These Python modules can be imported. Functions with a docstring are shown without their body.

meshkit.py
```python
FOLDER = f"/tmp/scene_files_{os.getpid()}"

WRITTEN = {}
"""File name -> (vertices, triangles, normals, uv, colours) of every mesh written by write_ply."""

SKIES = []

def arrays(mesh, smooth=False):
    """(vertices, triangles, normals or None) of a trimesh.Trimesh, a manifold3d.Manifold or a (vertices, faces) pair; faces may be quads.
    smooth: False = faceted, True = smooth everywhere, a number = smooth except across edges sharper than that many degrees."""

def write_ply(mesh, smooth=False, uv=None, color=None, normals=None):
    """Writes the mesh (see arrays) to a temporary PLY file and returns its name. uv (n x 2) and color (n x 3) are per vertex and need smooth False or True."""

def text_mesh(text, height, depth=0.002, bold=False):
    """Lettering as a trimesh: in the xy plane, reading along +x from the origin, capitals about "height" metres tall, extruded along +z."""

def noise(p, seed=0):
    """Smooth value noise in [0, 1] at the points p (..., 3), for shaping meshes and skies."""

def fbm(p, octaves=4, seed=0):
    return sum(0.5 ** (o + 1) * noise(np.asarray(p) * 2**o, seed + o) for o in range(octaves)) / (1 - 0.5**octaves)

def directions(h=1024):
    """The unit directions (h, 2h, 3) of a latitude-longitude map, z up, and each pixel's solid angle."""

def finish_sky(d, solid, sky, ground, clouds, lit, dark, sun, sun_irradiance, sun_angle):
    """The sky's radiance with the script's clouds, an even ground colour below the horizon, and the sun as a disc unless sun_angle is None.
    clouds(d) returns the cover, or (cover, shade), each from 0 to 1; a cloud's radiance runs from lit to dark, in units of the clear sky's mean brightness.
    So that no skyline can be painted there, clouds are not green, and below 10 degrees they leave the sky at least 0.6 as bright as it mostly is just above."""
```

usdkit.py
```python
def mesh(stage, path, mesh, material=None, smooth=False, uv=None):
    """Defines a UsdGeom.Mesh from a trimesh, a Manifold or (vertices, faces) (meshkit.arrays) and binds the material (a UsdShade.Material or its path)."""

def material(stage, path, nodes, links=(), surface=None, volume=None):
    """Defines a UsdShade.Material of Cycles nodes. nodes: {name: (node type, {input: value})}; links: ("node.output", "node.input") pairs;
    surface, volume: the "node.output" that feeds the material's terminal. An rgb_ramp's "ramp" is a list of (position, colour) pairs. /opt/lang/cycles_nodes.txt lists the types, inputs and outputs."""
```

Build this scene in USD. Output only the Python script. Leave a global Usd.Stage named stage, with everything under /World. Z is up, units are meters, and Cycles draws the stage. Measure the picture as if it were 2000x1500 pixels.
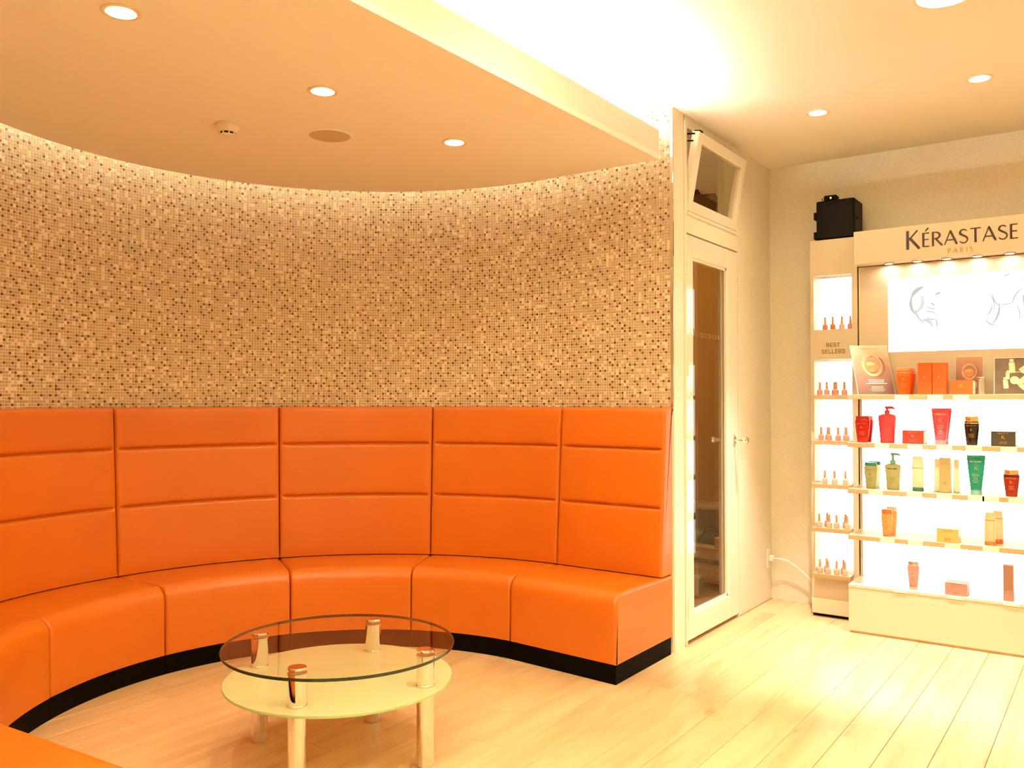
import math, random
import numpy as np, trimesh, shapely
from shapely.geometry import Polygon, Point, LineString, MultiPoint, box as sbox
from shapely.ops import unary_union
from pxr import Usd, UsdGeom, UsdShade, UsdLux, Sdf, Gf, Vt
import usdkit, meshkit

stage = Usd.Stage.CreateInMemory()
UsdGeom.SetStageUpAxis(stage, 'Z')
UsdGeom.SetStageMetersPerUnit(stage, 1.0)
UsdGeom.Xform.Define(stage, '/World')
UsdGeom.Scope.Define(stage, '/World/Looks')
rnd = random.Random(7)
nrng = np.random.default_rng(7)
PI = math.pi

# ------------------------------------------------------------------ camera, exposure, light levels
FPX, EYE = 1687.0, (0.0, 0.0, 1.25)
YAW, PITCH = math.atan2(1200.0, 1687.0), math.atan(31.0 / 1687.0)
cam = UsdGeom.Camera.Define(stage, '/World/camera')
cam.CreateHorizontalApertureAttr(36.0)
cam.CreateVerticalApertureAttr(27.0)
cam.CreateFocalLengthAttr(36.0 * FPX / 2000.0)
cam.CreateClippingRangeAttr(Gf.Vec2f(0.05, 100))
cam.AddTranslateOp().Set(Gf.Vec3d(*EYE))
cam.AddRotateZOp().Set(math.degrees(YAW))
cam.AddRotateXOp().Set(90 + math.degrees(PITCH))
cam.CreateExposureAttr(0.0)

WARM = (1.0, 0.83, 0.45)          # recessed lamps
COVE = (1.0, 0.90, 0.66)          # strips hidden on top of the dropped ceiling
WHITE = (1.0, 0.93, 0.78)         # backlit panels and spots of the display
L_DOWN, L_BIG, L_COVE, L_COVE_EDGE = 620.0, 50.0, 560.0, 450.0
L_DOWN_FAR = 1600.0        # the same fittings in the rest of the shop
BEAM = (1.0, 0.92, 0.78)
BEAM_CEIL, BEAM_SOFFIT = 27.0, 1.0        # directional part of the recessed lamps, in watts-like units
L_PANEL, L_PICTURE, L_TOWER, L_SPOT = 4.5, 2.6, 3.5, 105.0


# ------------------------------------------------------------------ materials
def M(name, nodes, links, surface):
    return usdkit.material(stage, '/World/Looks/' + name, nodes, links, surface=surface)


def plain(name, col, rough=0.5, metal=0.0, coat=0.0, var=0.06, scale=6.0, bump=0.0, bscale=200.0, spec=0.5, stretch=(1, 1, 1), transl=0.0):
    """Principled with a little noise in its tone, and fine relief."""
    lo = tuple(max(0, c * (1 - var)) for c in col)
    hi = tuple(min(1, c * (1 + var)) for c in col)
    n = {'tc': ('texture_coordinate', {}), 'mp': ('mapping', {'scale': stretch}),
         'nz': ('noise_texture', {'scale': scale, 'detail': 3.0}),
         'rp': ('rgb_ramp', {'ramp': [(0.3, lo), (0.7, hi)]}),
         'p': ('principled_bsdf', {'roughness': rough, 'metallic': metal, 'coat_weight': coat, 'specular_ior_level': spec})}
    l = [('tc.object', 'mp.vector'), ('mp.vector', 'nz.vector'), ('nz.fac', 'rp.fac'), ('rp.color', 'p.base_color')]
    out = 'p.BSDF'
    if bump:
        n['nb'] = ('noise_texture', {'scale': bscale, 'detail': 2.0})
        n['b'] = ('bump', {'strength': bump, 'distance': 0.002})
        l += [('mp.vector', 'nb.vector'), ('nb.fac', 'b.height'), ('b.normal', 'p.normal')]
    if transl:
        n['t'] = ('translucent_bsdf', {})
        n['mx'] = ('mix_closure', {'fac': transl})
        l += [('rp.color', 't.color'), ('p.BSDF', 'mx.closure1'), ('t.BSDF', 'mx.closure2')]
        out = 'mx.closure'
    return M(name, n, l, out)


def glow(name, col, strength):
    return M(name, {'e': ('emission', {'color': col, 'strength': strength})}, [], 'e.emission')


def pane(name, tint, gloss=(1, 1, 1), ior=1.5, rough=0.0, dirt=0.0):
    n = {'f': ('fresnel', {'IOR': ior}), 't': ('transparent_bsdf', {'color': tint}), 'g': ('glossy_bsdf', {'color': gloss, 'roughness': rough}), 'm': ('mix_closure', {}),
         'ge': ('geometry', {}), 'nb': ('math', {'math_type': 'subtract', 'value1': 1.0}), 'ml': ('math', {'math_type': 'multiply'})}      # one reflection, at the outer face
    return M(name, n, [('ge.backfacing', 'nb.value2'), ('f.fac', 'ml.value1'), ('nb.value', 'ml.value2'), ('ml.value', 'm.fac'), ('t.BSDF', 'm.closure1'), ('g.BSDF', 'm.closure2')], 'm.closure')


m_ceiling = plain('ceiling_paint', (0.84, 0.80, 0.72), 0.7, var=0.01, scale=2)
m_soffit = plain('soffit_paint', (0.88, 0.90, 0.84), 0.75, var=0.01, scale=2)
m_paint = plain('cream_wall_paper', (0.80, 0.75, 0.64), 0.7, var=0.07, scale=130, bump=0.25, bscale=300)
m_trim = plain('trim_paint', (0.84, 0.79, 0.68), 0.35, var=0.01)
m_door = plain('door_gloss', (0.86, 0.83, 0.75), 0.12, var=0.01, coat=0.6)
m_backroom = plain('back_room_paint', (0.66, 0.33, 0.042), 0.8, var=0.04, scale=2)
m_dark = plain('dark_gap', (0.02, 0.015, 0.01), 0.6)
m_chrome = plain('chrome', (0.86, 0.84, 0.80), 0.07, metal=1.0, var=0.01)
m_steel = plain('brushed_steel', (0.82, 0.76, 0.68), 0.22, metal=1.0, var=0.04, scale=30, stretch=(1, 1, 0.05))
m_orange = plain('orange_leather', (0.66, 0.160, 0.006), 0.36, var=0.035, scale=3, bump=0.08, bscale=420, spec=0.6)
m_black = plain('black_laminate', (0.0025, 0.002, 0.0018), 0.6, var=0.1, spec=0.05)
m_blackbox = plain('black_plastic', (0.0055, 0.0032, 0.0015), 0.5, var=0.2, bump=0.2, spec=0.08)
m_cab = plain('display_laminate', (0.63, 0.54, 0.41), 0.35, var=0.01)
m_cabedge = plain('shelf_edge', (0.47, 0.32, 0.16), 0.45, var=0.03)
m_tag = plain('price_tag', (0.88, 0.72, 0.56), 0.4, var=0.02)
m_gold = plain('gold_print', (0.46, 0.27, 0.07), 0.4, metal=0.0, var=0.05)
m_goldm = plain('gold_metal', (0.90, 0.66, 0.28), 0.2, metal=1.0, var=0.03)
m_ink = plain('dark_brown_letter', (0.030, 0.010, 0.006), 0.4, var=0.1)
m_pale = plain('pale_print', (0.92, 0.86, 0.74), 0.5, var=0.02)
m_copper = plain('copper_cap', (0.72, 0.42, 0.24), 0.3, metal=0.7, var=0.05)
m_cable = plain('cable_white', (0.93, 0.90, 0.82), 0.4, var=0.02)
m_led = glow('cove_led', COVE, L_COVE)
m_led2 = glow('edge_led', (1.0, 0.98, 0.92), L_COVE_EDGE)
m_lamp = glow('lamp_glow', WARM, L_DOWN)
m_lampfar = glow('far_lamp_glow', WARM, L_DOWN_FAR)
m_biglamp = glow('opal_glow', WARM, L_BIG)
m_panel = glow('panel_glow', WHITE, L_PANEL)
m_picglow = glow('picture_glow', WHITE, L_PICTURE)
m_towerglow = glow('tower_glow', WHITE, L_TOWER)
m_spot = glow('spot_glow', WHITE, L_SPOT)
m_sketch = glow('sketch_grey', (0.80, 0.80, 0.72), 0.80)
m_sketch2 = glow('sketch_pale', (0.9, 0.9, 0.84), 0.93)
m_pane = pane('window_glass', (0.93, 0.93, 0.90), ior=1.5)
m_tabletop = pane('table_glass', (0.975, 0.985, 0.97), ior=1.5)
m_glassedge = plain('glass_edge_green', (0.010, 0.035, 0.016), 0.06, var=0.1, coat=0.4)
m_frostedge = plain('frosted_edge', (0.62, 0.78, 0.42), 0.2, var=0.03, transl=0.4)
m_frost = M('frosted_glass', {'d': ('diffuse_bsdf', {'color': (0.93, 0.89, 0.56)}), 't': ('translucent_bsdf', {'color': (0.93, 0.93, 0.56)}),
                              'a': ('mix_closure', {'fac': 0.5}), 'f': ('fresnel', {'IOR': 1.45}), 'g': ('glossy_bsdf', {'color': (1, 1, 1), 'roughness': 0.12}), 'm': ('mix_closure', {})},
            [('d.BSDF', 'a.closure1'), ('t.BSDF', 'a.closure2'), ('f.fac', 'm.fac'), ('a.closure', 'm.closure1'), ('g.BSDF', 'm.closure2')], 'm.closure')
m_tile = M('mosaic_glass', {'a': ('attribute', {'attribute': 'tone'}), 'p': ('principled_bsdf', {'roughness': 0.16, 'specular_ior_level': 0.5})}, [('a.color', 'p.base_color')], 'p.BSDF')
m_grout = plain('grout', (0.92, 0.82, 0.64), 0.8, var=0.05, scale=40)
m_plank = M('pale_plank', {
    'tc': ('texture_coordinate', {}), 'oi': ('object_info', {}), 'cx': ('combine_xyz', {}), 'rs': ('math', {'math_type': 'multiply', 'value2': 37.0}),
    'ad': ('vector_math', {'math_type': 'add'}), 'mp': ('mapping', {'scale': (9.0, 0.8, 9.0)}), 'nz': ('noise_texture', {'scale': 1.6, 'detail': 5.0, 'roughness': 0.6, 'distortion': 0.6}),
    'rp': ('rgb_ramp', {'ramp': [(0.28, (0.62, 0.39, 0.20)), (0.5, (0.74, 0.50, 0.275)), (0.75, (0.80, 0.57, 0.34))]}),
    'mk': ('mapping', {'scale': (7.0, 2.2, 7.0)}), 'nk': ('noise_texture', {'scale': 1.7, 'detail': 1.0}), 'rk': ('rgb_ramp', {'ramp': [(0.70, (1, 1, 1)), (0.80, (0.86, 0.66, 0.44))]}),
    'mx': ('mix', {'mix_type': 'multiply', 'fac': 0.8}), 'rr': ('rgb_ramp', {'ramp': [(0.0, (0.93, 0.91, 0.88)), (1.0, (1, 1, 1))]}), 'm2': ('mix', {'mix_type': 'multiply', 'fac': 1.0}),
    'bp': ('bump', {'strength': 0.08, 'distance': 0.001}), 'p': ('principled_bsdf', {'roughness': 0.27, 'specular_ior_level': 0.28, 'coat_weight': 0.05, 'coat_roughness': 0.10})},
    [('oi.random', 'rs.value1'), ('rs.value', 'cx.x'), ('rs.value', 'cx.y'), ('tc.object', 'ad.vector1'), ('cx.vector', 'ad.vector2'), ('ad.vector', 'mp.vector'), ('mp.vector', 'nz.vector'),
     ('nz.fac', 'rp.fac'), ('ad.vector', 'mk.vector'), ('mk.vector', 'nk.vector'), ('nk.fac', 'rk.fac'), ('rp.color', 'mx.color1'), ('rk.color', 'mx.color2'), ('oi.random', 'rr.fac'),
     ('mx.color', 'm2.color1'), ('rr.color', 'm2.color2'), ('m2.color', 'p.base_color'), ('nz.fac', 'bp.height'), ('bp.normal', 'p.normal')], 'p.BSDF')

# ------------------------------------------------------------------ prim helpers
used = {}


def numbered(base, name):
    n = used.get((base, name), 0)
    used[(base, name)] = n + 1
    return f'{base}/{name}' if n == 0 else f'{base}/{name}_{n:03d}'


def key(prim, **kw):
    for k, v in kw.items():
        if v:
            prim.SetCustomDataByKey(k, v)
    return prim


def obj(name, mesh, mat, parent=None, smooth=30, label=None, kind=None):
    base = str(parent.GetPath()) if parent else '/World'
    m = usdkit.mesh(stage, numbered(base, name), mesh, mat, smooth=smooth)
    return key(m.GetPrim(), label=label, kind=kind)


def thing(name, label, category, loc=(0, 0, 0), rotz=0.0, group=None, kind=None):
    x = UsdGeom.Xform.Define(stage, numbered('/World', name))
    x.AddTranslateOp().Set(Gf.Vec3d(*map(float, loc)))
    x.AddRotateZOp().Set(float(rotz))
    return key(x.GetPrim(), label=label, category=category, group=group, kind=kind)


def dup(root, label, loc, rotz=0.0, group=None):
    was = root.GetCustomData()
    name = root.GetName().rstrip('0123456789').rstrip('_')
    r = thing(name, label, was['category'], loc, rotz, group or was.get('group'))
    r.GetReferences().AddInternalReference(root.GetPath())
    r.SetInstanceable(True)
    return r


def struct(name, label=None):
    x = UsdGeom.Xform.Define(stage, numbered('/World', name))
    return key(x.GetPrim(), kind='structure', label=label)


# ------------------------------------------------------------------ shape helpers
def cbox(x0, x1, y0, y1, z0, z1, c=0.0):
    """Box with chamfered edges."""
    if c <= 0:
        b = trimesh.creation.box((x1 - x0, y1 - y0, z1 - z0))
        b.apply_translation(((x0 + x1) / 2, (y0 + y1) / 2, (z0 + z1) / 2))
        return b
    P = []
    for X, sx in ((x0, 1), (x1, -1)):
        for Y, sy in ((y0, 1), (y1, -1)):
            for Z, sz in ((z0, 1), (z1, -1)):
                P += [(X + c * sx, Y + c * sy, Z), (X + c * sx, Y, Z + c * sz), (X, Y + c * sy, Z + c * sz)]
    return trimesh.convex.convex_hull(np.array(P))


def cat(*ms):
    return trimesh.util.concatenate([m for m in ms])


def cyl(p0, p1, r, n=20, r1=None):
    p0, p1 = np.array(p0, float), np.array(p1, float)
    if r1 is None:
        return trimesh.creation.cylinder(radius=r, segment=(p0, p1), sections=n)
    h = np.linalg.norm(p1 - p0)
    m = trimesh.creation.revolve(np.array([(0, 0), (r, 0), (r1, h), (0, h)]), sections=n)
    m.apply_transform(trimesh.geometry.align_vectors((0, 0, 1), (p1 - p0) / h))
    m.apply_translation(p0)
    return m


def lathe(prof, n=28, sy=1.0):
    m = trimesh.creation.revolve(np.array(prof, float), sections=n)
    m.apply_scale((1, sy, 1))
    return m


def tube(pts, r, n=8):
    c = np.array([(math.cos(a), math.sin(a)) for a in np.linspace(0, 2 * PI, n, endpoint=False)])
    p = np.array(pts, float)
    t = np.gradient(p, axis=0)
    t /= np.linalg.norm(t, axis=1)[:, None]
    a = np.cross(t, (0, 0, 1.0))
    bad = np.linalg.norm(a, axis=1) < 1e-3
    a[bad] = (1, 0, 0)
    a /= np.linalg.norm(a, axis=1)[:, None]
    b = np.cross(a, t)
    v = (p[:, None] + r * (c[None, :, :1] * a[:, None] + c[None, :, 1:] * b[:, None])).reshape(-1, 3)
    f = []
    for i in range(len(p) - 1):
        for j in range(n):
            k = (j + 1) % n
            f += [(i * n + j, i * n + k, (i + 1) * n + k), (i * n + j, (i + 1) * n + k, (i + 1) * n + j)]
    f += [(0, j + 1, j) for j in range(1, n - 1)]
    o = (len(p) - 1) * n
    f += [(o, o + j, o + j + 1) for j in range(1, n - 1)]
    m = trimesh.Trimesh(v, f, process=False)
    m.fix_normals()
    return m


def extrude(poly, h, z=0.0):
    gs = [g for g in getattr(poly, 'geoms', [poly]) if g.area > 1e-10]
    m = cat(*[trimesh.creation.extrude_polygon(g, h, engine='earcut') for g in gs])
    m.apply_translation((0, 0, z))
    return m


def upright(poly, depth, y=0.0):
    """A flat outline (x, z) standing in the xz plane, its face at y, its thickness behind it."""
    m = extrude(poly, depth)
    v = np.array(m.vertices)
    return trimesh.Trimesh(np.stack([v[:, 0], y + depth - v[:, 2], v[:, 1]], 1), m.faces, process=False)


# lettering with thick stems and thin arms
def line(a, b, w):
    return LineString([a, b]).buffer(w / 2, cap_style=2)


def flow(pts, ws):
    out = []
    for (p, q), (w, u) in zip(zip(pts[:-1], pts[1:]), zip(ws[:-1], ws[1:])):
        out.append(MultiPoint(list(Point(p).buffer(w / 2, 6).exterior.coords) + list(Point(q).buffer(u / 2, 6).exterior.coords)).convex_hull)
    return unary_union(out)


def arc(cx, cy, rx, ry, a0, a1, n=12):
    return [(cx + rx * math.cos(math.radians(a)), cy + ry * math.sin(math.radians(a))) for a in np.linspace(a0, a1, n)]


def glyph(ch):
    T, t = 0.13, 0.065
    if ch == 'K':
        return [line((.07, 0), (.07, 1), T), flow([(.12, .50), (.52, .97)], [t, t]), flow([(.20, .58), (.60, .04)], [T, T])], .66
    if ch in 'EÉ':
        g = [line((.07, 0), (.07, 1), T), line((.05, .97), (.44, .97), t), line((.05, .52), (.40, .52), t), line((.05, .03), (.45, .03), t)]
        if ch == 'É':
            g.append(flow([(.20, 1.12), (.36, 1.30)], [.05, .09]))
        return g, .50
    if ch in 'RP':
        bowl = arc(.22, .745, .27, .225, 90, -90)
        g = [line((.07, 0), (.07, 1), T), line((.05, .97), (.22, .97), t), line((.05, .52), (.22, .52), t),
             flow(bowl, [t + .06 * math.sin(PI * i / 11) for i in range(12)])]
        if ch == 'R':
            g.append(flow([(.24, .50), (.60, .05)], [T * .9, T]))
            return g, .66
        return g, .54
    if ch == 'A':
        return [flow([(.03, .03), (.37, .97)], [t, t]), flow([(.38, .95), (.74, .05)], [T, T]), line((.15, .33), (.62, .33), t)], .78
    if ch == 'S':
        c = arc(.28, .75, .21, .215, 35, 200, 10) + arc(.28, .27, .24, .24, 75, -150, 12)
        w = [t + .055 * math.exp(-((i - 9.5) / 5.0) ** 2) for i in range(len(c))]
        return [flow(c, w)], .58
    if ch == 'T':
        return [line((.0, .97), (.62, .97), t), line((.31, 0), (.31, 1), T)], .62
    if ch == 'I':
        return [line((.07, 0), (.07, 1), T)], .14
    return [], .3


def word(text, h, big=None, gap=.10, bold=1.0):
    """Outline of a word, its baseline from the origin along +x; the first letter taller if big is given."""
    out, x = [], 0.0
    for i, ch in enumerate(text):
        g, w = glyph(ch)
        s = big if (big and i == 0) else h
        if g:
            u = shapely.affinity.scale(unary_union(g), s, s, origin=(0, 0))
            dy = -(big - h) * .25 if (big and i == 0) else 0
            out.append(shapely.affinity.translate(u, x, dy))
        x += (w + gap) * s
    u = unary_union(out)
    return u.simplify(h * .008), x - gap * h


import shapely.affinity


def fit_word(text, width, h, x0=0, z0=0, big=None, gap=.10):
    u, w = word(text, h, big, gap)
    u = shapely.affinity.scale(u, width / w, 1, origin=(0, 0))
    return shapely.affinity.translate(u, x0, z0)


# ------------------------------------------------------------------ the plan: a U-shaped niche in the left wall
XW = -1.835                       # face of the left wall, plane of the sofa's ends
XC, YC = -2.443, 2.273            # centre of the niche's half circle
RW = 1.690                        # tiled wall
YB = 5.405                        # far wall
ZC, ZS = 2.715, 2.394             # ceiling, underside of the dropped ceiling
STR = XW - XC


def upath(s, r):
    """Point at radius r of the U; s runs in degrees 90..270 on the arc, below 90 and above 270 in metres/1 along the straight ends (as 90 - metres, 270 + metres)."""
    s, r = np.broadcast_arrays(np.asarray(s, float), np.asarray(r, float))
    a = np.radians(np.clip(s, 90, 270))
    x, y = XC + r * np.cos(a), YC + r * np.sin(a)
    lo, hi = np.clip(90 - s, 0, None), np.clip(s - 270, 0, None)
    tilt = 0.045 * np.clip((RW - r) / 0.55, 0, 1) * (lo + hi) / STR
    y = y - tilt * (lo > 0) + tilt * (hi > 0)
    return np.stack([x + lo + hi, y], -1)


# ------------------------------------------------------------------ floor
fl = struct('floor', 'pale glossy wooden plank floor')
obj('subfloor', cbox(-4.6, 3.1, -3.1, 6.8, -0.10, -0.019), m_dark, fl)
PW = 0.159
k0 = -0.884
xs = [k0 + PW * i for i in range(-24, 26)]
rest = []
for i, x in enumerate(xs):
    if x < -4.5 or x > 2.9:
        continue
    y = -3.0 - rnd.uniform(0, 1.3)
    while y < 6.7:
        L = rnd.choice((1.21, 1.21, 1.82))
        a, b = max(y, -3.0), min(y + L, 6.7)
        if b - a > 0.05:
            pl = cbox(x + .0008, x + PW - .0008, a + .0008, b - .0008, -0.019, 0.0, 0.0012)
            if x > 0.9 or b < 0.7 or x < -3.9 or (b - .4 * 0) < 0.9 and x < -2.6 or (a > YB and x > XW):
                rest.append(pl)                       # behind the viewpoint or out of the picture
            else:
                obj('plank', pl, m_plank, fl, smooth=False)
        y += L
obj('planks', cat(*rest), m_plank, fl, smooth=False, kind='stuff')

# ------------------------------------------------------------------ lamps' places
SOFFIT_LAMPS = [(-2.405, 1.391), (-2.415, 2.185), (-2.420, 2.961)]
CEIL_LAMPS = [(-1.268, 4.473), (-0.530, 4.421)]
HIDDEN_LAMPS = [(-1.27, 2.45), (-1.27, 1.45), (-1.27, 0.45), (-0.53, 2.45), (0.45, 2.45), (0.45, 3.45), (0.45, 1.45), (1.45, 4.45), (1.45, 3.0), (1.45, 1.45), (-1.0, -0.6), (0.2, -0.6), (1.45, -0.6), (-1.0, -1.8), (0.2, -1.8), (1.45, -1.8)]
BIG_LAMP = (-0.520, 3.435)
RH = 0.046

# ------------------------------------------------------------------ ceiling (with the lamps' holes)
slab = sbox(-4.7, -3.2, 3.2, 6.9)
for p in CEIL_LAMPS + HIDDEN_LAMPS:
    slab = slab.difference(Point(p).buffer(RH, 10))
slab = slab.difference(Point(BIG_LAMP).buffer(.10, 12))
key(obj('ceiling', extrude(slab, 0.14, ZC), m_ceiling, label='flat cream main ceiling'), kind='structure')

# dropped ceiling over the niche
RS = 1.464
XF = -1.800
ang = np.radians(np.linspace(90, 270, 73))
outl = [(XF, YC + RS)] + [(XC + RS * math.cos(a), YC + RS * math.sin(a)) for a in ang] + [(XF, YC - RS)]
sof = Polygon(outl)
sofh = sof
for p in SOFFIT_LAMPS:
    sofh = sofh.difference(Point(p).buffer(RH, 10))
cd = struct('ceiling', 'dropped ceiling panel with rounded back floating over the seating niche')
obj('panel', extrude(sofh, 0.028, ZS), m_soffit, cd)
obj('rim', extrude(sof.difference(sof.buffer(-0.018)), 0.140 - 0.0285, ZS + 0.0285), m_ceiling, cd, label='upright edge of the dropped ceiling')
for hx, hy in ((-2.2, 1.2), (-2.2, 3.3), (-3.3, 1.7), (-3.3, 2.8)):
    obj('hanger', cyl((hx, hy, ZS + .028), (hx, hy, ZC), .006, 8), m_steel, cd)
led_in = sof.buffer(-0.045)
c = np.array(led_in.exterior.coords)
front = [(XF - 0.045, y, ZS + 0.130) for y in np.linspace(YC - RS + .08, YC + RS - .08, 20)]
l1 = thing('led_strip', 'warm cove light strip hidden behind the straight front edge of the dropped ceiling', 'light strip')
obj('light_tube', tube(front, .007, 6), m_led, l1)
obj('holder', cbox(XF - .055, XF - .035, YC - RS + .08, YC + RS - .08, ZS + .0285, ZS + .123), m_steel, l1, smooth=False)
edge = [(*upath(s, RS - .05)[:2], ZS + 0.128) for s in np.linspace(90 - .55, 270 + .55, 90)]
edge = [(float(a), float(b), z) for a, b, z in edge]
l2 = thing('led_strip', 'warm cove light strip hidden along the rounded edge of the dropped ceiling', 'light strip')
obj('light_tube', tube(edge, .007, 6), m_led2, l2)
hold = LineString([p[:2] for p in edge]).buffer(.006, cap_style=2)
obj('holder', extrude(hold, .092, ZS + .0285), m_steel, l2, smooth=False)

# ------------------------------------------------------------------ walls
TW = 0.12
key(obj('wall_back', cbox(XW - TW, 3.1, YB, YB + .12, 0, ZC), m_paint, label='speckled beige far wall behind the product display'), kind='structure')
DY0, DY1, DZ = 4.112, 4.842, 2.112      # door opening
TZ0, TZ1 = 2.205, 2.672                 # transom opening
wl = struct('wall_left', 'speckled cream wall around the glass door')
obj('wall_panel', cbox(XW - TW, XW, DY1, YB, 0, ZC), m_paint, wl)
obj('wall_header', cat(cbox(XW - TW, XW, DY0, DY1, TZ1, ZC), cbox(XW - TW, XW, DY0, DY1, DZ, TZ0)), m_trim, wl)
obj('wall_panel', cbox(XW - TW, XW, -3.1, YC - RW, 0, ZC), m_paint, wl)
tr = struct('trim_1', 'plain cream post between the mosaic and the door')
obj('post', cbox(XW - TW, XW, YC + RW + .006, DY0 - .018, 0, ZC), m_trim, tr)
obj('moulding', cbox(XW - TW, XW + .008, DY0 - .017, DY0, 0, ZC - .03, .003), m_trim, tr)
t2 = struct('trim_2', 'chrome corner strip down the end of the mosaic wall')
obj('corner_strip', cat(cbox(XW - .014, XW + .003, YC + RW - .004, YC + RW + .005, 1.205, ZC - .002, .001)), m_chrome, t2)
key(obj('wall_right', cbox(3.0, 3.12, -3.1, YB, 0, ZC), m_paint, label='beige wall on the far right side of the shop'), kind='structure')
key(obj('wall_front', cbox(XW - TW, 3.1, -3.12, -3.0, 0, ZC), m_paint, label='beige wall behind the viewpoint'), kind='structure')
# room behind the door
br = struct('wall_storage', 'dim brown walls of the storage room behind the glass door')
obj('wall_panel', cbox(-3.7, XW, 6.55, 6.65, 0, ZC), m_backroom, br)
obj('wall_panel', cbox(-3.8, -3.7, 4.05, 6.65, 0, ZC), m_backroom, br)
obj('wall_panel', cbox(-3.7, XW - TW, 4.0, 4.1, 0, ZC), m_backroom, br)
obj('wall_panel', cbox(XW - .1, XW + .02, YB + .12, 6.65, 0, ZC), m_backroom, br)

# curved mosaic wall
wn = struct('wall_niche', 'curved wall of small glass mosaic tiles above the orange banquette')
pp = [s for s in [90 - STR] + list(np.linspace(90, 270, 121)) + [270 + STR]]
inner = upath(pp, RW)
outer = upath(pp, RW + .09)
ring = Polygon(list(map(tuple, inner)) + list(map(tuple, outer[::-1])))
obj('grout_backing', extrude(ring.intersection(sbox(-9, -9, XW - .007, 9)), ZC, 0.0), m_grout, wn)
PIT = 0.0145
ncol = int((2 * STR + PI * RW) / PIT)
z_rows = np.arange(ZC - PIT / 2 - .001, 1.17, -PIT)
d = (np.arange(ncol) + 0.5) * PIT + .0015
arcl = PI * RW
s_mid = np.where(d < STR, 90 - (STR - d), np.where(d < STR + arcl, 90 + np.degrees((d - STR) / RW), 270 + (d - STR - arcl)))
pal = np.array([(.54, .40, .23), (.48, .35, .19), (.58, .43, .265), (.49, .385, .22), (.54, .365, .22), (.84, .71, .52), (.90, .76, .58), (.14, .065, .022), (.18, .085, .032), (.24, .06, .035), (.58, .47, .24)])
prob = np.array([.19, .17, .13, .11, .07, .095, .07, .170, .075, .020, .04])
tone_id = nrng.choice(len(pal), (ncol, len(z_rows)), p=prob / prob.sum())
for _ in range(3):                                              # dark pieces seldom touch
    dk = (tone_id >= 7) & (tone_id <= 9)
    near = np.zeros_like(dk)
    near[1:] |= dk[:-1]
    near[:, 1:] |= dk[:, :-1]
    near[1:, 1:] |= dk[:-1, :-1] & (nrng.random(dk[1:, 1:].shape) < .5)
    tone_id = np.where(dk & near & (nrng.random(dk.shape) < .8), nrng.choice(5, dk.shape), tone_id)
tones = np.clip(pal[tone_id] * nrng.uniform(.93, 1.07, tone_id.shape)[..., None], 0, 1)
hw, dp, ch = 0.0059, 0.0015, 0.0007
up = np.array([0, 0, 1.0])
base = upath(s_mid, RW)
sa = np.radians(np.clip(s_mid, 90, 270))
nrm = np.stack([-np.cos(sa), -np.sin(sa), 0 * sa], 1)           # towards the room
tan = np.stack([np.sin(sa), -np.cos(sa), 0 * sa], 1)
P0 = np.concatenate([base, np.zeros((ncol, 1))], 1)
cen = P0[:, None, :] + z_rows[None, :, None] * up
jit = nrng.uniform(-.0004, .0004, cen.shape[:2])
cor = [(-1, -1), (1, -1), (1, 1), (-1, 1)]
V = []
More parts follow.
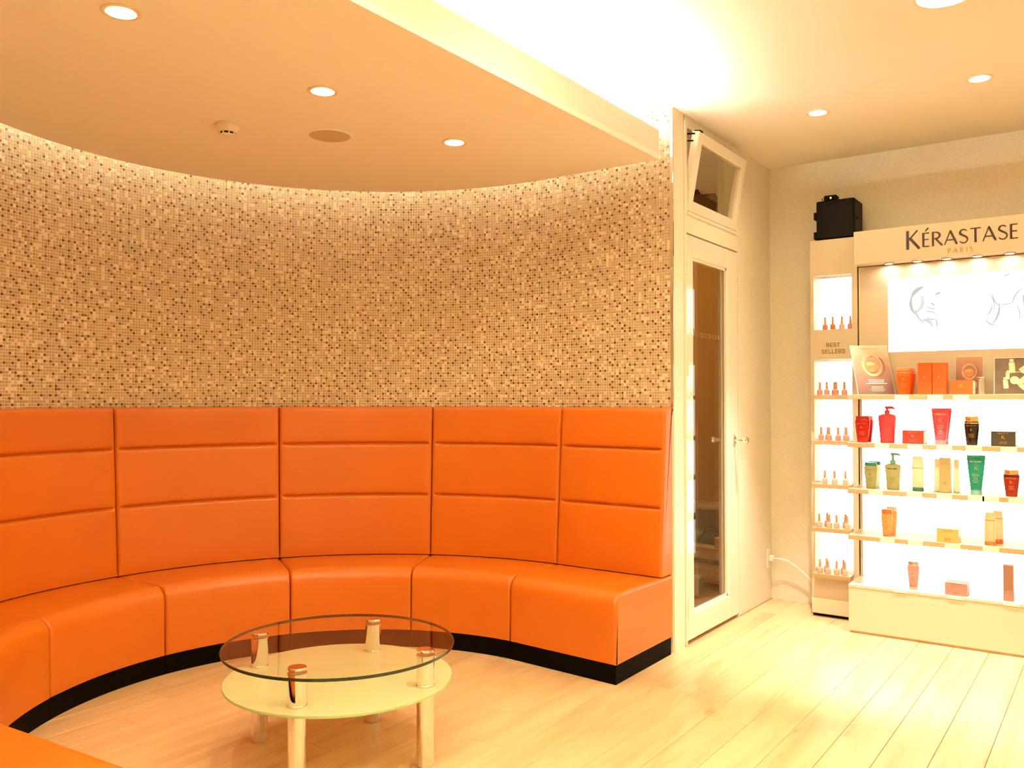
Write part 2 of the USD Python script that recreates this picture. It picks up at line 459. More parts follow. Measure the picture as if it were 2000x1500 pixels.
for lay, (w_, off) in enumerate(((hw, -.0005), (hw, dp - ch * .6), (hw - ch, dp))):
    for a, b in cor:
        V.append(cen + w_ * a * tan[:, None, :] + w_ * b * up + (off + jit[..., None] * (lay > 0)) * nrm[:, None, :])
V = np.stack(V, 2)                                                  # col, row, 12, 3
TF = []
for lay in (0, 1):
    o, q = lay * 4, lay * 4 + 4
    for j in range(4):
        n_ = (j + 1) % 4
        TF += [(o + j, o + n_, q + n_), (o + j, q + n_, q + j)]
TF += [(8, 9, 10), (8, 10, 11)]
TF = np.array(TF)
own = np.zeros((ncol, len(z_rows)), bool)
c_a = int(np.argmin(np.abs(s_mid - 172.5)))
r_a = int(np.argmin(np.abs(z_rows - 1.62)))
own[c_a:c_a + 15, r_a:r_a + 20] = True


def tone_mesh(name, v, f, col, **kw):
    o = obj(name, trimesh.Trimesh(v, f, process=False), m_tile, wn, smooth=False, **kw)
    UsdGeom.PrimvarsAPI(o).CreatePrimvar('tone', Sdf.ValueTypeNames.Color3fArray, 'vertex').Set(Vt.Vec3fArray.FromNumpy(col.astype(np.float32)))


for i, j in zip(*np.nonzero(own)):
    tone_mesh('mosaic_tile', V[i, j], TF, np.repeat(tones[i, j][None], 12, 0))
Vr, Tr = V[~own], tones[~own]
FF = (TF[None] + 12 * np.arange(len(Vr))[:, None, None]).reshape(-1, 3)
tone_mesh('mosaic_tiles', Vr.reshape(-1, 3), FF, np.repeat(Tr, 12, 0), kind='stuff')

# ------------------------------------------------------------------ door and transom
dr = struct('door_1', 'white framed glass door beside the mosaic wall')
fx0, fx1 = XW - .045, XW + .002
gy0, gy1, gz0, gz1 = 4.205, 4.683, 0.150, 1.992
e = .004
obj('stile', cbox(fx0, fx1, DY0 + .006, gy0, .018, DZ - .008, e), m_door, dr)
obj('stile', cbox(fx0, fx1, gy1, DY1 - .006, .018, DZ - .008, e), m_door, dr)
obj('rail', cbox(fx0, fx1, gy0, gy1, gz1, DZ - .008, e), m_door, dr)
obj('rail', cbox(fx0, fx1, gy0, gy1, .018, gz0, e), m_door, dr)
bead = cat(cbox(fx1 - .02, fx1 - .008, gy0, gy0 + .012, gz0, gz1), cbox(fx1 - .02, fx1 - .008, gy1 - .012, gy1, gz0, gz1), cbox(fx1 - .02, fx1 - .008, gy0, gy1, gz0, gz0 + .012), cbox(fx1 - .02, fx1 - .008, gy0, gy1, gz1 - .012, gz1))
obj('glazing_bead', bead, m_trim, dr)
gl = obj('glass_pane', cbox(XW - .026, XW - .020, gy0, gy1, gz0, gz1), m_pane, dr, smooth=False)
for zc in (1.94, 1.42, .19):
    obj('hinge', cat(cyl((XW + .008, DY0 + .003, zc - .05), (XW + .008, DY0 + .003, zc + .05), .007, 12), cbox(XW + .002, XW + .005, DY0 + .004, DY0 + .030, zc - .045, zc + .045)), m_trim, dr)
hk = obj('handle', cat(cyl((XW - .11, 4.765, 1.02), (XW + .062, 4.765, 1.02), .008, 14), lathe([(0, 0), (.010, 0), (.018, .010), (.020, .022), (.014, .032), (0, .034)], 18).apply_transform(trimesh.transformations.translation_matrix((XW + .055, 4.765, 1.02)) @ trimesh.transformations.rotation_matrix(PI / 2, (0, 1, 0))),
               lathe([(0, 0), (.010, 0), (.018, .010), (.020, .022), (.014, .032), (0, .034)], 18).apply_transform(trimesh.transformations.translation_matrix((XW - .105, 4.765, 1.02)) @ trimesh.transformations.rotation_matrix(-PI / 2, (0, 1, 0))),
               cyl((XW + .002, 4.765, 1.02), (XW + .010, 4.765, 1.02), .024, 20), cbox(XW + .002, XW + .007, 4.76, 4.77, .985, 1.055)), m_chrome, dr)
marks = []
for i, (w_, hh) in enumerate([(.030, .034), (.018, .02), (.018, .02), (.018, .02), (.012, .02), (.018, .02), (.022, .02), (.012, .02), (.022, .026)]):
    c0 = .030 * i
    if i == 0:
        marks += [line((c0, .034), (c0 + .008, 0), .003), line((c0 + .008, 0), (c0 + .014, .028), .003), line((c0 + .014, .028), (c0 + .02, 0), .003), line((c0 + .02, 0), (c0 + .028, .034), .003)]
    else:
        marks.append(Point(c0 + .008, .010).buffer(.010, 6).difference(Point(c0 + .008, .010).buffer(.0068, 6)))
mk = extrude(unary_union(marks), .0006)
mk.apply_transform(np.array([[0, 0, 1, XW - .0192], [1.35, 0, 0, gy0 + .055], [0, 1.2, 0, 1.585], [0, 0, 0, 1.0]]))
obj('etched_lettering', mk, plain('etched_white', (.30, .20, .09), .6), dr, smooth=False)

wd = struct('window_1', 'small white hopper window tilted open above the door')
obj('outer_frame', cat(cbox(XW - .07, XW + .004, DY0, DY0 + .022, TZ0, TZ1, .002), cbox(XW - .07, XW + .004, DY1 - .022, DY1, TZ0, TZ1, .002),
                       cbox(XW - .07, XW + .004, DY0 + .022, DY1 - .022, TZ1 - .02, TZ1, .002), cbox(XW - .07, XW + .010, DY0 + .022, DY1 - .022, TZ0, TZ0 + .016, .002)), m_door, wd)
SH = .405
sash = []
sy0, sy1 = DY0 + .026, DY1 - .026
fw = .056


def tilt(m):
    m.apply_transform(trimesh.transformations.translation_matrix((XW - .006, 0, TZ0 + .024)) @ trimesh.transformations.rotation_matrix(math.radians(10.0), (0, 1, 0)))
    return m


for nm, b in (('sash_stile', (sy0, sy0 + fw, 0, SH)), ('sash_stile', (sy1 - fw, sy1, 0, SH)), ('sash_rail', (sy0 + fw, sy1 - fw, 0, fw)), ('sash_rail', (sy0 + fw, sy1 - fw, SH - fw, SH))):
    obj(nm, tilt(cbox(-.036, .006, *b, .003)), m_door, wd)
obj('glass_pane', tilt(cbox(-.018, -.013, sy0 + fw, sy1 - fw, fw, SH - fw)), m_pane, wd, smooth=False)
obj('stay_arm', cat(cyl((XW - .05, sy0 + .004, TZ1 - .04), (XW + .045, sy0 - .001, TZ1 - .055), .004, 8), cyl((XW - .05, sy0 + .004, TZ1 - .075), (XW + .035, sy0 - .001, TZ1 - .09), .004, 8)), m_black, wd)
obj('latch', tilt(cbox(-.03, .003, sy0 + .012, sy0 + .05, SH, SH + .008, .001)), m_black, wd)

# skirting seen right of the door
key(obj('baseboard_left', cbox(XW, XW + .004, DY1 + .01, YB - .004, 0, .006), m_cabedge, label='thin dark skirting line right of the door'), kind='structure')

# ------------------------------------------------------------------ banquette: eight modules round the niche
JOINTS = [90.0, 117.4, 147.6, 178.0, 208.7, 239.5, 270.0]


def rounded(poly_pts, radii, n=7):
    """A convex outline with each corner rounded by its own radius (0 = sharp)."""
    out = []
    N = len(poly_pts)
    for i in range(N):
        p, q, r_ = (np.array(poly_pts[(i + k) % N], float) for k in (-1, 0, 1))
        rad = radii[i]
        if rad <= 0:
            out.append(q)
            continue
        u, v = (p - q) / np.linalg.norm(p - q), (r_ - q) / np.linalg.norm(r_ - q)
        half = math.acos(np.clip(np.dot(u, v), -1, 1)) / 2
        t_ = rad / math.tan(half)
        cc = q + (u + v) / np.linalg.norm(u + v) * rad / math.sin(half)
        a0, a1 = q + u * t_ - cc, q + v * t_ - cc
        w0, w1 = math.atan2(a0[1], a0[0]), math.atan2(a1[1], a1[0])
        dw = (w1 - w0 + PI) % (2 * PI) - PI
        out += [cc + rad * np.array([math.cos(w0 + dw * k / n), math.sin(w0 + dw * k / n)]) for k in range(n + 1)]
    return np.array(out)


def densify(P, step):
    out = []
    for p, q in zip(P, np.roll(P, -1, 0)):
        k = max(1, int(np.linalg.norm(q - p) / step))
        out += [p + (q - p) * i / k for i in range(k)]
    return np.array(out)


def upholster(prof, s0, s1, nu, er=.013, dent=None, gap=.0016):
    """Sweeps a closed (r, z) outline along the niche from s0 to s1, with softly rounded ends and stitched dents."""
    P = np.array(prof)
    nx = np.roll(P, -1, 0) - np.roll(P, 1, 0)
    N2 = np.stack([nx[:, 1], -nx[:, 0]], 1)
    N2 /= np.linalg.norm(N2, axis=1)[:, None] + 1e-12
    area = 0.5 * np.sum(P[:, 0] * np.roll(P[:, 1], -1) - np.roll(P[:, 0], -1) * P[:, 1])
    if area < 0:
        N2 = -N2
    straight = s0 < 90 or s1 > 270.001
    length = abs(s1 - s0) if straight else math.radians(s1 - s0) * 1.5
    g = gap / length
    tt = np.concatenate([g + (1 - np.cos(np.linspace(0, PI / 2, 6))) * er / length, np.linspace(.03, .97, nu), 1 - g - (1 - np.cos(np.linspace(PI / 2, 0, 6))) * er / length])
    V = []
    for t in tt:
        de = min(t - g, 1 - g - t) * length
        ins = er - math.sqrt(max(0, er ** 2 - max(0, er - de) ** 2)) if de < er else 0.0
        off = -ins * np.ones(len(P))
        if dent is not None:
            off = off + dent(P, de)
        Q = P + N2 * off[:, None]
        Q[:, 1] = np.where(P[:, 1] < P[:, 1].min() + .006, P[:, 1], Q[:, 1])
        V.append(np.concatenate([upath(s0 + (s1 - s0) * t, Q[:, 0]), Q[:, 1:]], 1))
    V = np.array(V)
    m_, n_ = V.shape[:2]
    idx = np.arange(m_ * n_).reshape(m_, n_)
    a, b, c_, d_ = idx[:-1], np.roll(idx, -1, 1)[:-1], np.roll(idx, -1, 1)[1:], idx[1:]
    F = np.concatenate([np.stack([a, b, c_], -1).reshape(-1, 3), np.stack([a, c_, d_], -1).reshape(-1, 3)])
    tri = trimesh.creation.triangulate_polygon(Polygon(P), engine='earcut')
    pts = V.reshape(-1, 3)
    from scipy.spatial import cKDTree
    lk = cKDTree(P).query(tri[0])[1]
    cap = lk[tri[1]]
    base_n = len(pts)                                   # flat ends with vertices of their own
    pts = np.concatenate([pts, V[0], V[-1]])
    F = np.concatenate([F, cap + base_n, cap[:, ::-1] + base_n + n_])
    me = trimesh.Trimesh(pts, F, process=False)
    body = trimesh.Trimesh(pts[:base_n], F[:len(F) - 2 * len(cap)], process=False)
    # outward sides: compare one face with the outline's outward normal
    f0 = body.triangles_cross[(nu // 2) * n_]
    q = V[nu // 2]
    ctr = q.mean(0)
    flip = np.dot(f0, body.triangles_center[(nu // 2) * n_] - ctr) < 0
    nf = len(F) - 2 * len(cap)
    if flip:
        F[:nf] = F[:nf, ::-1]
    for k_, out in ((0, V[0].mean(0) - V[1].mean(0)), (1, V[-1].mean(0) - V[-2].mean(0))):
        sl = slice(nf + k_ * len(cap), nf + (k_ + 1) * len(cap))
        t_ = pts[F[sl]]
        if np.dot(np.cross(t_[:, 1] - t_[:, 0], t_[:, 2] - t_[:, 0]).sum(0), out) < 0:
            F[sl] = F[sl][:, ::-1]
    return trimesh.Trimesh(pts, F, process=False)


ZSEAM = (0.722, 1.008)
RB0, RB1 = 1.560, 1.612


def back_dent(P, de):
    frontish = P[:, 0] < 1.64
    mask = np.clip((de - .016) / .010, 0, 1)
    o = np.zeros(len(P))
    edges = (0.40,) + ZSEAM + (1.205,)
    for lo, hi in zip(edges[:-1], edges[1:]):
        t = np.clip((P[:, 1] - lo) / (hi - lo), 0, 1)
        o += .007 * (4 * t * (1 - t)) ** 0.45 * np.clip(de / .05, 0, 1) ** .5
    for z in ZSEAM:
        dz = np.abs(P[:, 1] - z)
        o -= mask * (.008 * np.exp(-(dz / .010) ** 2) + .010 * np.exp(-(dz / .0035) ** 2))
    return o * frontish


def seat_dent(P, de):
    t = np.clip((P[:, 0] - 1.16) / .38, 0, 1)
    return np.where(P[:, 1] > .38, .006 * 4 * t * (1 - t) * min(1, de / .08), 0) + np.where((P[:, 0] < 1.15) & (P[:, 1] < .33), .003 * min(1, max(0, de) / .08), 0)


RF = 1.137
seat_prof = densify(rounded([(RF, .084), (RF + .006, .396), (RW - .004, .386), (RW - .004, .084)], [.005, .062, .018, .005]), .03)
hts = sorted(set(np.round(np.concatenate([np.linspace(.393, 1.186, 34)] + [z + np.linspace(-.03, .03, 21) for z in ZSEAM]), 4)))
ctop = [(RB1 + .022 * (1 - math.cos(a)), 1.190 + .022 * math.sin(a)) for a in np.linspace(.15, PI / 2, 7)]
back_prof = np.array([(RB0 + (RB1 - RB0) * (z - .38) / .81, z) for z in hts] + ctop + [(RW - .010, 1.212), (RW - .004, 1.206), (RW - .004, .8), (RW - .004, .393)])
plinth_prof = np.array([(RF + .002, 0.0), (RF + .002, .083), (1.66, .083), (1.66, 0.0)])

names = [
    ('orange leather banquette end module with bare side, beside the glass door', 90 - STR, 90),
    ('orange leather banquette module with curved seat, next to the end module by the glass door', JOINTS[0], JOINTS[1]),
    ('orange leather banquette module in the middle, behind the glass table', JOINTS[1], JOINTS[2]),
    ('orange leather banquette module left of the glass table, first whole one from the left edge', JOINTS[2], JOINTS[3]),
    ('orange leather banquette module cut by the left edge of the picture', JOINTS[3], JOINTS[4]),
    ('orange leather banquette module turning towards the viewer, just left of the picture', JOINTS[4], JOINTS[5]),
    ('orange leather banquette module on the near side of the curve', JOINTS[5], JOINTS[6]),
    ('orange leather banquette end module nearest the viewer, its seat corner at bottom left', 270, 270 + STR)]
for lab, s0, s1 in names:
    t = thing('banquette_module', lab, 'sofa', group=None)
    obj('seat', upholster(seat_prof, s0, s1, 26, er=.016, dent=seat_dent), m_orange, t, smooth=50)
    obj('backrest', upholster(back_prof, s0, s1, 26, er=.014, dent=back_dent), m_orange, t, smooth=50)
    obj('plinth', upholster(plinth_prof, s0, s1, 20, er=.002), m_black, t, label='black plinth')

# ------------------------------------------------------------------ round glass table
TX, TY = 0, 0
_c = (-.613, 3.090)                    # sideways and ahead of the viewpoint
tc = (_c[0] * math.cos(YAW) - _c[1] * math.sin(YAW), _c[0] * math.sin(YAW) + _c[1] * math.cos(YAW))
tb = thing('glass_table', 'low round two-tier glass coffee table on four chrome legs in front of the orange banquette', 'table', (tc[0], tc[1], 0), math.degrees(YAW))


def disc(r, z0, z1, n=96):
    return lathe([(0, z0), (r, z0), (r, z1), (0, z1)], n)


def rim(r, z0, z1, n=128):
    b = (z1 - z0) * .25
    return lathe([(r - .0006, z0), (r + .0012 - b * .3, z0), (r + .0012, z0 + b), (r + .0012, z1 - b), (r + .0012 - b * .3, z1), (r - .0006, z1)], n)


RT = .405
tt_ = obj('glass_top', disc(RT - .0012, .3785, .3878), m_tabletop, tb)
obj('polished_edge', rim(RT, .3782, .3881), m_glassedge, tt_, label='dark green glass edge')
sh = obj('lower_shelf', disc(RT - .008, .2625, .2705), m_frost, tb, label='frosted greenish glass shelf')
obj('polished_edge', rim(RT - .007, .2622, .2708), m_frostedge, sh)
for a, b in ((-.316, .1085), (.316, -.1085), (-.075, -.306), (.07, .306)):
    lg = obj('leg', cat(cyl((a, b, .271), (a, b, .3775), .0305, 32), cyl((a, b, .004), (a, b, .262), .0300, 32), cyl((a, b, 0), (a, b, .006), .027, 24)), m_chrome, tb)
    obj('cap', lathe([(0, .3882), (.0305, .3882), (.0305, .3935), (.0285, .3955), (0, .3955)], 32).apply_translation((a, b, 0)), m_chrome, lg)
    obj('collar', cat(lathe([(.0305, .268), (.0322, .2712), (.0322, .2755), (.0305, .277)], 32).apply_translation((a, b, 0)), lathe([(.0305, .371), (.0318, .372), (.0318, .3768), (.0305, .3774)], 32).apply_translation((a, b, 0))), m_steel, lg)

# ------------------------------------------------------------------ recessed lamps, detector, loudspeaker
m_can = plain('lamp_reflector', (0.42, 0.26, 0.12), 0.4, metal=0.6, var=0.02)
m_ring = plain('lamp_ring', (0.82, 0.70, 0.50), 0.35, var=0.02)


def downlight(label, x, y, z, beam, aim=(0, 0), group=None):
    t = thing('downlight', label, 'ceiling light', (x, y, z), 0, group)
    obj('trim_ring', lathe([(RH - .003, .004), (RH - .003, -.003), (RH + .006, -.0045), (RH + .011, -.002), (RH + .011, -.0004), (RH - .001, -.0004), (RH - .001, .004)], 32), m_ring, t)
    obj('reflector', lathe([(RH - .002, .001), (RH - .004, .020), (.034, .050), (0, .052), (0, .054), (.036, .052), (RH - .001, .020), (RH - .001, .001)], 28), m_can, t)
    lp = lathe([(0, .012), (.027, .013), (.028, .018), (.020, .046), (0, .048)], 24)
    lp.apply_transform(trimesh.transformations.translation_matrix((aim[0], aim[1], .0)))
    obj('lamp', lp, m_lampfar if group else m_lamp, t)
    li = UsdLux.SphereLight.Define(stage, str(t.GetPath()) + '/beam')
    li.CreateRadiusAttr(.012)
    li.CreateColorAttr(Gf.Vec3f(*BEAM))
    li.CreateIntensityAttr(beam / (PI * .012 ** 2))
    li.AddTranslateOp().Set(Gf.Vec3d(aim[0], aim[1], -.001))
    li.AddRotateXOp().Set(0.0 if (group or z < 2.5) else 2.0)      # the two by the display are turned a little towards it
    sh_ = UsdLux.ShapingAPI.Apply(li.GetPrim())
    sh_.CreateShapingConeAngleAttr(24.0)
    sh_.CreateShapingConeSoftnessAttr(0.6)
    return t


downlight('recessed downlight in the dropped ceiling, nearest one at the top left of the picture', *SOFFIT_LAMPS[0], ZS, BEAM_SOFFIT, (.006, .004))
downlight('recessed downlight in the middle of the row of three in the dropped ceiling', *SOFFIT_LAMPS[1], ZS, BEAM_SOFFIT, (.006, 0))
downlight('recessed downlight in the dropped ceiling closest to the fascia end by the door', *SOFFIT_LAMPS[2], ZS, BEAM_SOFFIT)
downlight('recessed downlight in the main ceiling between the transom window and the display sign', *CEIL_LAMPS[0], ZC, BEAM_CEIL)
downlight('recessed downlight in the main ceiling at the right edge, above the display sign', *CEIL_LAMPS[1], ZC, BEAM_CEIL)
for p in HIDDEN_LAMPS:
    downlight('recessed downlight in the main ceiling behind or beside the viewpoint, out of the picture', *p, ZC, BEAM_CEIL * .18, group='downlights out of the picture')
bl = thing('round_ceiling_light', 'large bright round ceiling light cut by the top edge above the display', 'ceiling light', (*BIG_LAMP, ZC))
obj('trim_ring', lathe([(.094, .004), (.094, -.004), (.106, -.005), (.112, -.002), (.112, -.0004), (.098, -.0004), (.098, .004)], 40), m_ring, bl)
obj('diffuser', lathe([(0, .001), (.093, .003), (.093, .010), (0, .010)], 40), m_biglamp, bl)
obj('housing', lathe([(0, .06), (.097, .06), (.097, .003), (.095, .003), (.095, .058), (0, .058)], 40), m_can, bl)

sd_ = thing('smoke_detector', 'small white smoke detector with dark slots on the dropped ceiling', 'smoke detector', (-3.03, 2.222, ZS), 20)
obj('base', lathe([(0, 0), (.047, 0), (.050, -.006), (.050, -.014), (.040, -.030), (.034, -.034), (0, -.034)], 36), m_trim, sd_)
obj('sensor_cap', cat(lathe([(0, -.050), (.018, -.050), (.030, -.046), (.031, -.043), (0, -.043)], 32), lathe([(0, -.034), (.022, -.034), (.022, -.043), (0, -.043)], 24)), m_trim, sd_)
obj('slots', lathe([(.0225, -.0345), (.0285, -.0345), (.0285, -.0428), (.0225, -.0428)], 32), m_dark, sd_, label='dark slots')
obj('posts', cat(*[cbox(.027, .031, -.003, .003, -.0428, -.034).apply_transform(trimesh.transformations.rotation_matrix(k * PI / 4, (0, 0, 1))) for k in range(8)]), m_trim, sd_, smooth=False)
sp = thing('ceiling_speaker', 'round flush ceiling loudspeaker grille in the dropped ceiling', 'speaker', (-2.795, 2.570, ZS))
m_grille = plain('speaker_grille', (0.58, 0.50, 0.36), 0.6, var=0.12, scale=300)
obj('trim_ring', lathe([(.086, -.0005), (.088, -.005), (.094, -.006), (.099, -.004), (.100, -.0005)], 48), m_soffit, sp)
obj('grille', lathe([(0, -.0015), (.086, -.0015), (.086, -.0045), (0, -.0060)], 48), m_grille, sp)

# ------------------------------------------------------------------ product display on the far wall
YP, YS = 5.127, 4.860              # face of the back panel, front edge of the shelves
GX0, GX1 = -1.232, -0.163
ROW = {'A': 1.278, 'B': 1.020, 'C': 0.772, 'D': 0.524, 'E': 0.259}
LETTER = m_ink
gd = thing('display_unit', 'large cream backlit product display with a dark brown name on its header', 'display shelf', (0, 0, 0))
obj('carcass', cat(cbox(GX0, GX1, YP + .03, YB - .004, 0, 2.185), cbox(GX0, GX0 + .012, YP, YP + .03, .26, 2.0), cbox(GX1 - .012, GX1, YP, YP + .03, .26, 2.0)), m_cab, gd)
fpx0, fpx1, fpz0, fpz1 = -1.077, -0.318, 1.515, 1.923
obj('upper_panel', extrude(Polygon([(GX0 + .012, 1.264), (GX1 - .012, 1.264), (GX1 - .012, 2.0), (GX0 + .012, 2.0)], [[(fpx0, fpz0), (fpx0, fpz1), (fpx1, fpz1), (fpx1, fpz0)]]), .028).apply_transform(
    np.array([[1, 0, 0, 0], [0, 0, -1, YP + .029], [0, 1, 0, 0], [0, 0, 0, 1.0]])), m_cab, gd)
obj('base', cbox(GX0, GX1, YS, YP + .03, .012, .2425, .002), m_cab, gd)
obj('base_top', cbox(GX0, GX1, YS - .002, YP, .2430, .259, .0015), m_cab, gd)
obj('plinth', cbox(GX0 + .006, GX1 - .006, YS + .006, YP, 0, .0118), m_cabedge, gd)
hd = obj('header', cbox(GX0, GX1, 5.020, YP + .03, 2.004, 2.187, .002), m_cab, gd)
nm_ = upright(fit_word('KÉRASTASE', .526, .075, -.960, 2.066, big=.100), .003, 5.0172)
obj('lettering', nm_, m_ink, hd, smooth=False, label='dark brown raised lettering')
obj('small_lettering', upright(fit_word('PARIS', .118, .0255, -.758, 2.020, gap=.45), .002, 5.0182), m_gold, hd, smooth=False, label='small gold lettering')
for x in (-1.062, -0.917, -0.772, -0.627, -0.480, -0.335):
    s_ = obj('spotlight', lathe([(.019, .004), (.019, -.004), (.026, -.005), (.027, -.0008), (.019, -.0004)], 24).apply_translation((x, 5.078, 2.003)), m_steel, gd)
    obj('bulb', lathe([(0, -.0016), (.0185, -.0016), (.0185, .0), (0, .0)], 20).apply_translation((x, 5.078, 2.003)), m_spot, s_)
lbx = obj('picture_lightbox', cbox(fpx0 + .001, fpx1 - .001, YP + .004, YP + .028, fpz0 + .001, fpz1 - .001), m_picglow, gd, smooth=False, label='white backlit picture')


def curve(p0, p1, bend, w0, w1):
    p0, p1 = np.array(p0, float), np.array(p1, float)
    d_ = p1 - p0
    mid = (p0 + p1) / 2 + bend * np.array([-d_[1], d_[0]])
    ts = np.linspace(0, 1, 9)[:, None]
    pts = (1 - ts) ** 2 * p0 + 2 * ts * (1 - ts) * mid + ts ** 2 * p1
    return flow([tuple(p) for p in pts], list(w0 + (w1 - w0) * np.sin(np.linspace(.15, PI - .15, 9))))


def sketch(strokes, mat, ox, oz, y):
    u = unary_union([curve(*k) for k in strokes])
    u = shapely.affinity.translate(u, ox, oz)
    obj('printed_line', upright(u, .0006, y), mat, lbx, smooth=False)


sk = [((0, .115), (.055, .165), .25, .006, .022), ((.0, .115), (.015, .02), -.25, .005, .016), ((.015, .05), (.06, -.03), -.2, .003, .008), ((.075, .06), (.115, .045), -.3, .003, .006), ((.07, .03), (.12, .012), .3, .003, .006),
      ((.095, .075), (.112, .06), .2, .003, .008), ((.075, -.002), (.118, -.012), -.3, .003, .006), ((.118, -.012), (.122, -.055), .2, .003, .007), ((.05, -.02), (.09, -.03), .3, .002, .005), ((.12, .12), (.142, .128), .1, .004, .012)]
sketch(sk, m_sketch, -.955, 1.700, YP + .0032)
sk2 = [((-.03, .11), (.0, .05), -.2, .003, .006), ((-.05, .12), (-.03, .02), .3, .002, .005), ((0, .06), (.06, .065), -.2, .002, .005), ((-.035, .055), (-.06, .0), .25, .003, .006), ((.0, .06), (-.03, -.04), .2, .004, .010), ((.06, .06), (.10, .13), .2, .003, .006),
       ((.11, .10), (.13, .02), -.2, .003, .008), ((.08, .05), (.09, -.03), .15, .002, .005), ((-.06, -.02), (-.02, -.05), -.3, .003, .007), ((.12, -.06), (.15, -.12), .2, .003, .006), ((.02, .20), (.05, .212), .1, .002, .006), ((.12, .0), (.16, -.05), -.25, .003, .006), ((.10, .19), (.15, .10), .2, .002, .005)]
sketch(sk2, m_sketch, -.535, 1.690, YP + .0032)
sk3 = [((.02, .03), (.05, .11), -.4, .01, .02), ((.06, -.01), (.10, -.05), .3, .01, .02)]
sketch(sk3, m_sketch2, -.955, 1.700, YP + .0037)
LAB = {'A': [-.956, -.799, -.680], 'B': [-1.056, -.895, -.757, -.624, -.472], 'C': [-1.089, -.900, -.760, -.617, -.552, -.440], 'D': [-1.033, -.898, -.724, -.553], 'E': [-.973, -.712, -.468]}
for r_ in 'ABCD':
    shf = obj('shelf', cbox(GX0, GX1, YS, YP, ROW[r_] - .025, ROW[r_], .0012), m_cabedge, gd)
    for x in LAB[r_]:
        obj('price_label', cbox(x - .036, x + .036, YS - .0022, YS - .0006, ROW[r_] - .0265, ROW[r_] - .0005), m_tag, shf, smooth=False)
for x in LAB['E']:
    obj('price_label', cbox(x - .036, x + .036, YS - .0045, YS - .0026, ROW['E'] - .0145, ROW['E'] - .001), m_tag, gd, smooth=False)
for hi, lo in (('A', 'B'), ('B', 'C'), ('C', 'D'), ('D', 'E')):
    obj('light_panel', cbox(GX0 + .012, GX1 - .012, YP + .004, YP + .029, ROW[lo] + .002, ROW[hi] - .0255), m_panel, gd, smooth=False, label='white backlit panel')

# narrow tower at its left
TX0, TX1 = -1.503, -1.240
OX0, OX1 = -1.484, -1.270
tw = thing('display_tower', 'narrow cream display tower with stacked lit niches left of the large display', 'display shelf', (0, 0, 0))
BAYS = [(1.657, 1.970), (1.277, 1.486), (1.018, 1.262), (0.770, 1.004), (0.520, 0.757), (0.258, 0.507)]
holes = [[(OX0, lo), (OX0, hi), (OX1, hi), (OX1, lo)] for lo, hi in (BAYS[0], (0.2445, 1.486))]
obj('front_panel', extrude(Polygon([(TX0, .014), (TX1, .014), (TX1, 2.179), (TX0, 2.179)], holes), .02).apply_transform(np.array([[1, 0, 0, 0], [0, 0, -1, YP + .02], [0, 1, 0, 0], [0, 0, 0, 1.0]])), m_cab, tw)
obj('carcass', cat(cbox(TX0, TX0 + .015, YP + .0205, YB - .004, .0, 2.179), cbox(TX1 - .015, TX1, YP + .0205, YB - .004, 0, 2.179), cbox(TX0 + .0155, TX1 - .0155, YP + .0205, YB - .004, 2.16, 2.179), cbox(TX0 + .0155, TX1 - .0155, YB - .02, YB - .004, 0, 2.159)), m_cab, tw)
obj('plinth', cbox(TX0 + .004, TX1 - .004, YP + .006, YB - .03, 0, .0135), m_black, tw)
obj('kick_strip', cbox(TX0, TX1, YP - .006, YP - .0004, .018, .105, .0012), m_trim, tw)
for i, (lo, hi) in enumerate(BAYS):
    y0 = YP + .001 if i == 0 else 5.052
    obj('shelf', cbox(OX0 + .001, OX1 - .001, y0, YP + .13, lo - .0235 if i else lo - .0135, lo, .001), m_cabedge if i else m_cab, tw)
    obj('light_panel', cbox(OX0 + .001, OX1 - .001, YP + .132, YP + .15, lo, hi - .010 if i else hi), m_towerglow, tw, smooth=False, label='white backlit panel')
u = meshkit.text_mesh('BEST', .020, .0015)


def sans(text, h, width, x, z, y, mat, parent):
    m = meshkit.text_mesh(text, h, .0012)
    v = np.array(m.vertices)
    w = v[:, 0].max() - v[:, 0].min()
    v[:, 0] = (v[:, 0] - v[:, 0].min()) * width / w
    obj('lettering', trimesh.Trimesh(np.stack([x + v[:, 0], y - v[:, 2], z + v[:, 1]], 1), m.faces, process=False), mat, parent, smooth=False, label='small brown-gold lettering')


m_bestink = plain('tower_lettering', (.20, .12, .04), .5)
sans('BEST', .0235, .078, -1.413, 1.556, YP - .0003, m_bestink, tw)
sans('SELLERS', .0235, .132, -1.440, 1.518, YP - .0003, m_bestink, tw)

# black box on the tower, outlet and cable
bb = thing('black_box', 'square black box with side brackets, standing on top of the narrow display tower', 'box', (-1.375, 5.235, 2.1795))
obj('body', cbox(-.098, .118, -.085, .10, .004, .232, .006), m_blackbox, bb)
obj('front_cover', cbox(-.090, .110, -.090, -.0855, .012, .224, .002), m_blackbox, bb)
for z in (.035, .150):
    obj('bracket', cbox(-.116, -.0985, -.075, -.03, z - .022, z + .022, .003), m_blackbox, bb)
obj('knob', lathe([(0, 0), (.010, 0), (.010, .006), (0, .008)], 16).apply_transform(trimesh.transformations.translation_matrix((.1185, -.04, .12)) @ trimesh.transformations.rotation_matrix(PI / 2, (0, 1, 0))), m_blackbox, bb)
dv = obj('device', cbox(-.062, .012, -.06, .0, .2325, .268, .006), m_blackbox, bb)
obj('lens', cyl((-.02, -.0605, .250), (-.02, -.064, .250), .006, 14), m_steel, dv)
obj('antenna', cyl((-.078, -.02, .2325), (-.081, -.02, .262), .0022, 8), m_blackbox, bb)
for a in (-.09, .09):
    for b in (-.07, .07):
        obj('foot', cbox(a, a + .02, b, b + .02, 0, .0038), m_dark, bb, smooth=False)
